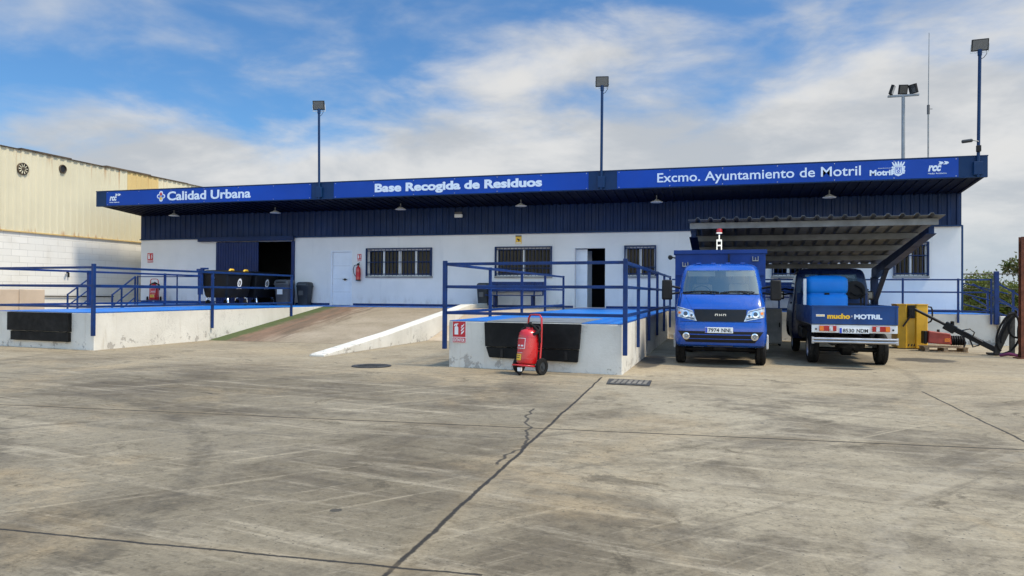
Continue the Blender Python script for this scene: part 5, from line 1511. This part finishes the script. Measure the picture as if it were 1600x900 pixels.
tw.build('spare_wheel', 'rubber', t2, smooth=40)
for sg in (-1, 1): MB().box(sg * .66 - .05, sg * .66 + .05, 1.8, 2.7, .42, .66).build('side_locker', 'black_plastic', t2, bevel=.02)
# things on the bed
wt = thing('water_tank', (2.115, 17.1, .83), 'bright blue two-lobed plastic water tank on the pickup bed', 'water tank', world=False)
lv = [(0, .90), (.03, .97), (.10, 1.0), (.45, 1.0), (.515, .97), (.535, .915), (.56, .915), (.58, .97), (.635, 1.0), (.78, 1.0), (.86, .97), (.905, .88), (.935, .66), (.945, .35)]
vs = []; fs = []
for z, k in lv:
    a, b, r = .425 * k, .46 * k, .14 * k
    for sx, sy, a0 in ((1, 1, 0), (-1, 1, 90), (-1, -1, 180), (1, -1, 270)):
        for j in range(5):
            q_ = R(a0 + 22.5 * j); vs.append((sx * (a - r) + r * math.cos(q_), sy * (b - r) + r * math.sin(q_), z))
n = 20
for i in range(len(lv) - 1):
    for k in range(n): fs.append((i * n + k, i * n + (k + 1) % n, (i + 1) * n + (k + 1) % n, (i + 1) * n + k))
fs += [tuple(range(n))[::-1], tuple(range((len(lv) - 1) * n, len(lv) * n))]
MB().add(vs, fs).build('tank_body', 'tank', wt, smooth=45)
MB().box(-.05, .05, -.445, -.40, .527, .567).build('drain_plug', 'black_plastic', wt, bevel=.008)
MB().lathe([(.13, .935), (.13, .965), (.11, .975)], n=20).build('filler_cap', 'black_plastic', wt, smooth=40)
hr_ = thing('hose_reel', (2.74, 17.3, .86), 'black hose reel and pump beside the blue tank on the pickup bed', 'hose reel', world=False)
f_ = MB(); f_.bar((-.17, -.2, 0), (-.17, -.2, .62), .03); f_.bar((.17, -.2, 0), (.17, -.2, .62), .03); f_.bar((-.17, .2, 0), (-.17, .2, .62), .03); f_.bar((.17, .2, 0), (.17, .2, .62), .03); f_.bar((-.17, -.2, .30), (.17, -.2, .30), .03)
f_.build('frame', 'black_plastic', hr_)
MB().lathe([(.20, -.14), (.20, -.12), (.11, -.115), (.11, .115), (.20, .12), (.20, .14)], (0, 0, .60), 'Y', 26).build('drum', 'black_plastic', hr_, smooth=35)
hc = MB()
for k in range(6): hc.lathe([(.12, -.1 + k * .035), (.155, -.085 + k * .035), (.12, -.07 + k * .035)], (0, 0, .60), 'Y', 20, cap=False)
hc.tube([(0, -.17, .72), (.12, -.2, .64), (.18, -.2, .50), (.10, -.22, .42)], .02, 8); hc.tube([(-.1, -.17, .55), (.02, -.22, .48), (.16, -.2, .52)], .014, 6)
hc.build('hose', 'rubber', hr_, smooth=60)
MB().box(-.14, .14, -.16, .16, .02, .26).build('pump', 'bin_grey', hr_, bevel=.03)
pw_ = thing('steel_post', (1.66, 16.5, .83), 'white steel post standing at the left edge of the blue tank', 'post', world=False)
q = MB().box(-.03, .03, -.03, .03, 0, .86); q.box(-.05, .05, -.05, .05, 0, .02); q.build('post', 'white_metal', pw_, bevel=.004)

# ================================================================== right side of the yard
yb = thing('yellow_container', (4.62, 20.7, 0), 'yellow ribbed steel container with a black latch beside the blue pickup', 'container')
pts = [(4.27, 20.55, 0), (4.46, 20.50, 0), (4.485, 20.55, 0), (4.665, 20.55, 0), (4.69, 20.50, 0), (4.945, 20.55, 0), (4.985, 20.66, 0), (4.985, 21.25, 0), (4.27, 21.25, 0)]
MB().prism([(x, y, .02) for x, y, z in pts], (0, 0, 1.09)).build('body', 'yellow_paint', yb, bevel=.008)
MB().prism([(x + (.0 if x < 4.6 else .012) - (.012 if x < 4.4 else 0), y - .012 if y < 20.7 else y + .01, 1.112) for x, y, z in pts], (0, 0, .022)).build('top_rim', 'yellow_paint', yb)
q = MB().box(4.49, 4.66, 20.50, 20.548, .78, 1.10); q.box(4.51, 4.60, 20.47, 20.50, .84, 1.02); q.build('latch', 'black_plastic', yb, bevel=.01)
MB().bar((4.56, 20.46, .86), (4.37, 20.44, .57), .035).build('lever', 'black_plastic', yb)
MB().tube([(4.985, 20.7, 1.07), (5.06, 20.66, 1.06), (5.085, 20.65, .98), (5.08, 20.65, .78), (5.05, 20.66, .70), (4.985, 20.7, .66)], .02, 8).build('handle', 'black_plastic', yb, smooth=60)
q = MB()
for x in (4.50, 4.57, 4.63): q.prism([(x, 20.5485, .07), (x + .03, 20.5485, .07), (x + .05, 20.5485, .13), (x + .02, 20.5485, .13)], (0, -.004, 0))
q.build('slot', 'black_ink', yb)

ha = thing('hydraulic_boom', (5.5, 19.4, 0), 'black hydraulic boom lying slanted from the yellow container to the ground', 'boom')
MB().tube([(4.50, 19.85, 1.02), (5.22, 19.6, .60)], .034, 10).build('tube', 'black_gloss', ha, smooth=50)
MB().bar((5.18, 19.6, .62), (6.08, 19.2, .09), .10, .12).build('boom_arm', 'black_gloss', ha, bevel=.01)
q = MB().bar((5.10, 19.64, .66), (5.30, 19.56, .53), .17, .19); q.box(5.22, 5.27, 19.5, 19.66, .62, .75); q.build('joint', 'black_gloss', ha, bevel=.015)
q = MB().tube([(5.45, 19.42, .50), (5.78, 19.27, .28)], .028, 8); q.tube([(5.40, 19.40, .54), (5.55, 19.36, .58), (5.64, 19.34, .50), (5.60, 19.34, .40)], .014, 6); q.tube([(5.55, 19.4, .36), (5.62, 19.38, .16), (5.72, 19.36, .20), (5.80, 19.36, .26)], .018, 6); q.tube([(5.42, 19.45, .40), (5.48, 19.42, .25), (5.44, 19.42, .14)], .018, 6)
q.build('cylinder', 'black_gloss', ha, smooth=50)
q = MB().box(5.86, 6.20, 19.0, 19.3, .01, .05); q.build('foot_plate', 'iron', ha)
hb = thing('hose_stand', (6.1, 18.9, 0), 'dark steel plate with looping black hoses leaning at the rusty post', 'hose stand')
q = MB(); q.prism([(5.92, 18.95, .03), (6.02, 18.95, .03), (6.30, 18.85, .80), (6.30, 18.85, .98), (6.18, 18.85, .96), (5.97, 18.93, .32)], (0, .10, 0)); q.build('plate', 'iron', hb, bevel=.006)
q = MB()
for pts in ([(6.28, 18.8, .98), (6.12, 18.78, .92), (5.98, 18.78, .68), (5.90, 18.78, .42), (5.92, 18.78, .22), (6.00, 18.8, .12)],
            [(6.30, 18.76, .92), (6.16, 18.74, .84), (6.05, 18.74, .62), (5.98, 18.74, .42), (5.99, 18.74, .30)],
            [(6.25, 18.7, .95), (6.10, 18.68, .70), (6.14, 18.66, .48), (6.28, 18.66, .42), (6.40, 18.7, .46)],
            [(6.36, 18.7, .5), (6.28, 18.7, .28), (6.16, 18.72, .12), (6.02, 18.74, .06)],
            [(6.22, 18.64, .96), (6.30, 18.60, .80), (6.26, 18.6, .55), (6.32, 18.62, .2), (6.30, 18.66, .02)]):
    # smooth the hose path
    P = [Vector(p) for p in pts]
    for _ in range(2):
        Q = [P[0]]
        for a, b in zip(P, P[1:]): Q += [a.lerp(b, .25), a.lerp(b, .75)]
        P = Q + [P[-1]]
    q.tube(P, .024, 8)
q.build('hose', 'rubber', hb, smooth=60)
q = MB().box(6.24, 6.33, 18.95, 19.04, 0, 1.0); q.build('upright', 'iron', hb)
MB().tube([(5.95, 18.7, .03), (6.10, 18.62, .07), (6.22, 18.64, .05), (6.3, 18.7, .03)], .035, 8).build('rag', paint('purple_rag', (.12, .02, .07), .9, var=.3), hb, smooth=60)
pu = thing('power_unit', (5.05, 20.0, .12), 'weathered red power unit with black motor lying on a small pallet', 'machine')
q = MB().hexa([(4.78, 19.8, .20), (5.30, 19.8, .17), (5.30, 20.15, .17), (4.78, 20.15, .20), (4.80, 19.82, .50), (5.28, 19.82, .44), (5.28, 20.13, .44), (4.80, 20.13, .50)]); q.build('housing', 'red_dull', pu, bevel=.03, segs=3)
MB().box(5.14, 5.26, 19.795, 19.803, .24, .33).build('label', 'orange_lens', pu)
q = MB().box(4.70, 4.775, 19.82, 20.12, .18, .49); q.build('end_cap', 'black_plastic', pu, bevel=.02)
q = MB()
for k in range(6): q.lathe([(.10, 0), (.12, .012), (.12, .03), (.10, .042)], (5.31 + k * .05, 19.97, .27), 'X', 16)
q.build('motor', 'black_plastic', pu)
MB().box(5.02, 5.06, 19.9, 20.0, .46, .53).build('lifting_lug', 'iron', pu)
pa = thing('pallet', (5.05, 20.0, 0), 'small weathered wooden pallet under the red power unit', 'pallet')
q = MB()
for k in range(4): q.box(4.68, 5.62, 19.70 + k * .16, 19.80 + k * .16, .10, .122)
for x in (4.70, 5.10, 5.52):
    q.box(x, x + .09, 19.71, 20.27, .022, .098)
for k in range(3): q.box(4.68, 5.62, 19.70 + k * .24, 19.80 + k * .24, .0, .02)
q.build('deck', 'wood', pa)
po = thing('steel_post', (6.33, 18.3, 0), 'tall rusty steel post standing at the right edge of the yard', 'post')
q = MB().box(6.20, 6.36, 18.22, 18.235, 0, 2.64); q.box(6.20, 6.36, 18.365, 18.38, 0, 2.64); q.box(6.272, 6.288, 18.2351, 18.3649, 0, 2.64); q.build('beam', 'rust', po)
MB().box(6.12, 6.44, 18.14, 18.46, .0, .02).build('base_plate', 'rust', po)

# objects between and behind the trucks
t = thing('grey_cabinet', (1.15, 20.6, 0), 'light grey steel cabinet standing behind the two trucks', 'cabinet')
q = MB().box(1.05, 1.50, 20.4, 20.9, .06, .98).build('body', 'galv', t, bevel=.015)
q = MB().box(1.07, 1.48, 20.385, 20.398, .10, .94); q.build('door', 'galv', t, bevel=.004); MB().box(1.42, 1.45, 20.36, 20.384, .5, .62).build('handle', 'black_plastic', t)
q = MB()
for x in (1.08, 1.43): q.box(x, x + .04, 20.42, 20.46, 0, .058); q.box(x, x + .04, 20.84, 20.88, 0, .058)
q.build('leg', 'black_plastic', t)
t = thing('storage_locker', (.62, 20.8, 0), 'dark grey storage locker behind the blue tipper truck', 'locker')
MB().box(.42, .92, 20.5, 21.0, .05, .92).build('body', 'bin_grey', t, bevel=.02)
for k in range(3): MB().box(.44, .90, 20.478, 20.498, .08 + .28 * k, .33 + .28 * k).build('drawer', 'bin_grey', t, bevel=.006)
q = MB().box(.45, .89, 20.52, 20.98, .0, .049); q.build('plinth', 'black_plastic', t)

# chain link fence and plants beyond the right end
fe = thing('wire_fence', (14, 29, 0), 'thin wire fence with posts in front of the bushes on the right', 'fence')
FX0, FX1 = 7.4, 24.0
wm = MB()
for z in (.3, 1.0, 1.6, 2.12): wm.tube([(FX0, 29, z), (FX1, 29, z)], .012 if z < 2 else .022, 5)
x = FX0
while x < FX1:
    wm.bar((x, 29, 0), (x, 29, 2.1), .004); x += .3
wm.build('mesh', 'iron', fe)
x = FX0 + .3
while x < FX1:
    MB().tube([(x, 29.02, 0), (x, 29.02, 2.2)], .03, 8).build('post', 'grey_pole', fe); x += 2.8

def leafy(seed, cx, cy, h, rx, ry, z0, nclump, nleaf, size, mats):
    r = random.Random(seed)
    parts = [MB() for _ in mats]; stems = MB()
    stems.tube([(cx, cy, 0), (cx + r.uniform(-.1, .1), cy, h * .3), (cx + r.uniform(-.2, .2), cy + r.uniform(-.2, .2), h * .62)], .05 + .012 * h, 7, r1=.03)
    base = Vector((cx, cy, h * .25))
    for c in range(nclump):
        a = r.uniform(0, 2 * math.pi); u = r.random(); el = math.acos(r.uniform(-.55, 1.0)); rr_ = (.35 + .65 * u ** .5)
        wob = r.uniform(.75, 1.2)
        p = Vector((cx + rx * rr_ * math.cos(a) * math.sin(el) * wob, cy + ry * rr_ * math.sin(a) * math.sin(el) * wob, z0 + (h - z0) * (.5 + .5 * rr_ * math.cos(el) * r.uniform(.85, 1.08))))
        if c % 3 == 0:
            stems.tube([base + Vector((0, 0, r.uniform(-.1, .2))), base.lerp(p, .5) + Vector((0, 0, .08)), p], .018 + .004 * h, 5, r1=.006)
        mi = r.choices(range(len(mats)), [5, 3, 1][:len(mats)])[0]
        cs = r.uniform(.5, 1.15) * .19 * (rx ** .4)
        for _ in range(nleaf):
            q = p + Vector((r.gauss(0, cs), r.gauss(0, cs), r.gauss(0, cs * .75)))
            n_ = Vector((r.gauss(0, 1), r.gauss(0, 1), r.gauss(.6, 1))).normalized(); s_ = size * r.uniform(.6, 1.4)
            e1 = n_.orthogonal().normalized(); e1.rotate(Matrix.Rotation(r.uniform(0, 6.28), 3, n_)); e2 = n_.cross(e1)
            parts[mi].add([q - e1 * s_, q - e2 * s_ * .45, q + e1 * s_, q + e2 * s_ * .45], [(0, 1, 2, 3)])
    return parts, stems
def plant(name, label, cat, cx, cy, h, rx, ry, z0, nclump, nleaf, size, mats, seed, group):
    t = thing(name, (cx, cy, -.03), label, cat, group)
    parts, stems = leafy(seed, cx, cy, h, rx, ry, z0, nclump, nleaf, size, mats)
    mb = MB(); idx = []
    for i, p_ in enumerate(parts):
        k = len(mb.f); mb.add(p_.v, p_.f); idx.append((k, len(mb.f)))
    o = mb.build('crown', mats[0], t)
    for m_ in mats[1:]: o.data.materials.append(MT[m_])
    for i, (a, b) in enumerate(idx):
        for k in range(a, b): o.data.polygons[k].material_index = i
    stems.build('trunk', 'trunk', t)
G = 'bushes beyond the right end of the building'
plant('bush', 'bright green bush right beside the corner of the white building', 'bush', 9.5, 31.5, 2.35, .8, .8, .1, 90, 40, .06, ['leaf_b', 'leaf_a', 'leaf_c'], 3, G)
plant('tree', 'small tree with an open brownish crown rising above the bushes', 'tree', 11.45, 33.6, 2.95, .62, .6, 1.9, 30, 26, .075, ['leaf_c', 'leaf_a'], 11, None)
plant('bush', 'yellowish green bush under the small open tree', 'bush', 10.9, 32.2, 1.9, 1.1, 1.0,   .05, 150, 46, .06, ['leaf_b', 'leaf_a', 'leaf_c'], 5, G)
plant('bush', 'mid green bush behind the blue gate post', 'bush', 12.3, 33.0, 1.85, 1.1, 1.0,   .05, 150, 46, .06, ['leaf_a', 'leaf_b'], 6, G)
plant('bush', 'dark olive bush left of the rusty post', 'bush', 13.4, 34.5, 2.0, 1.2, 1.1,   .05, 150, 46, .06, ['leaf_a', 'leaf_b', 'leaf_c'], 7, G)
plant('bush', 'large green bush hidden partly by the rusty post', 'bush', 15.2, 36.0, 2.0, 1.5, 1.3,   .05, 160, 46, .065, ['leaf_a', 'leaf_b'], 8, G)
plant('bush', 'low dry green bush deeper behind the small open tree', 'bush', 11.6, 37.5, 1.9, 1.5, 1.2,   .05, 150, 46, .065, ['leaf_b', 'leaf_c'], 9, G)
plant('bush', 'grey green bush farther off behind the fence', 'bush', 14.4, 40.5, 2.1, 1.9, 1.4,   .05, 160, 46, .075, ['leaf_a', 'leaf_c'], 10, G)
plant('bush', 'broad green bush beyond the rusty post', 'bush', 17.8, 37.5, 2.1, 1.8, 1.4,   .05, 160, 46, .075, ['leaf_a', 'leaf_b'], 12, G)
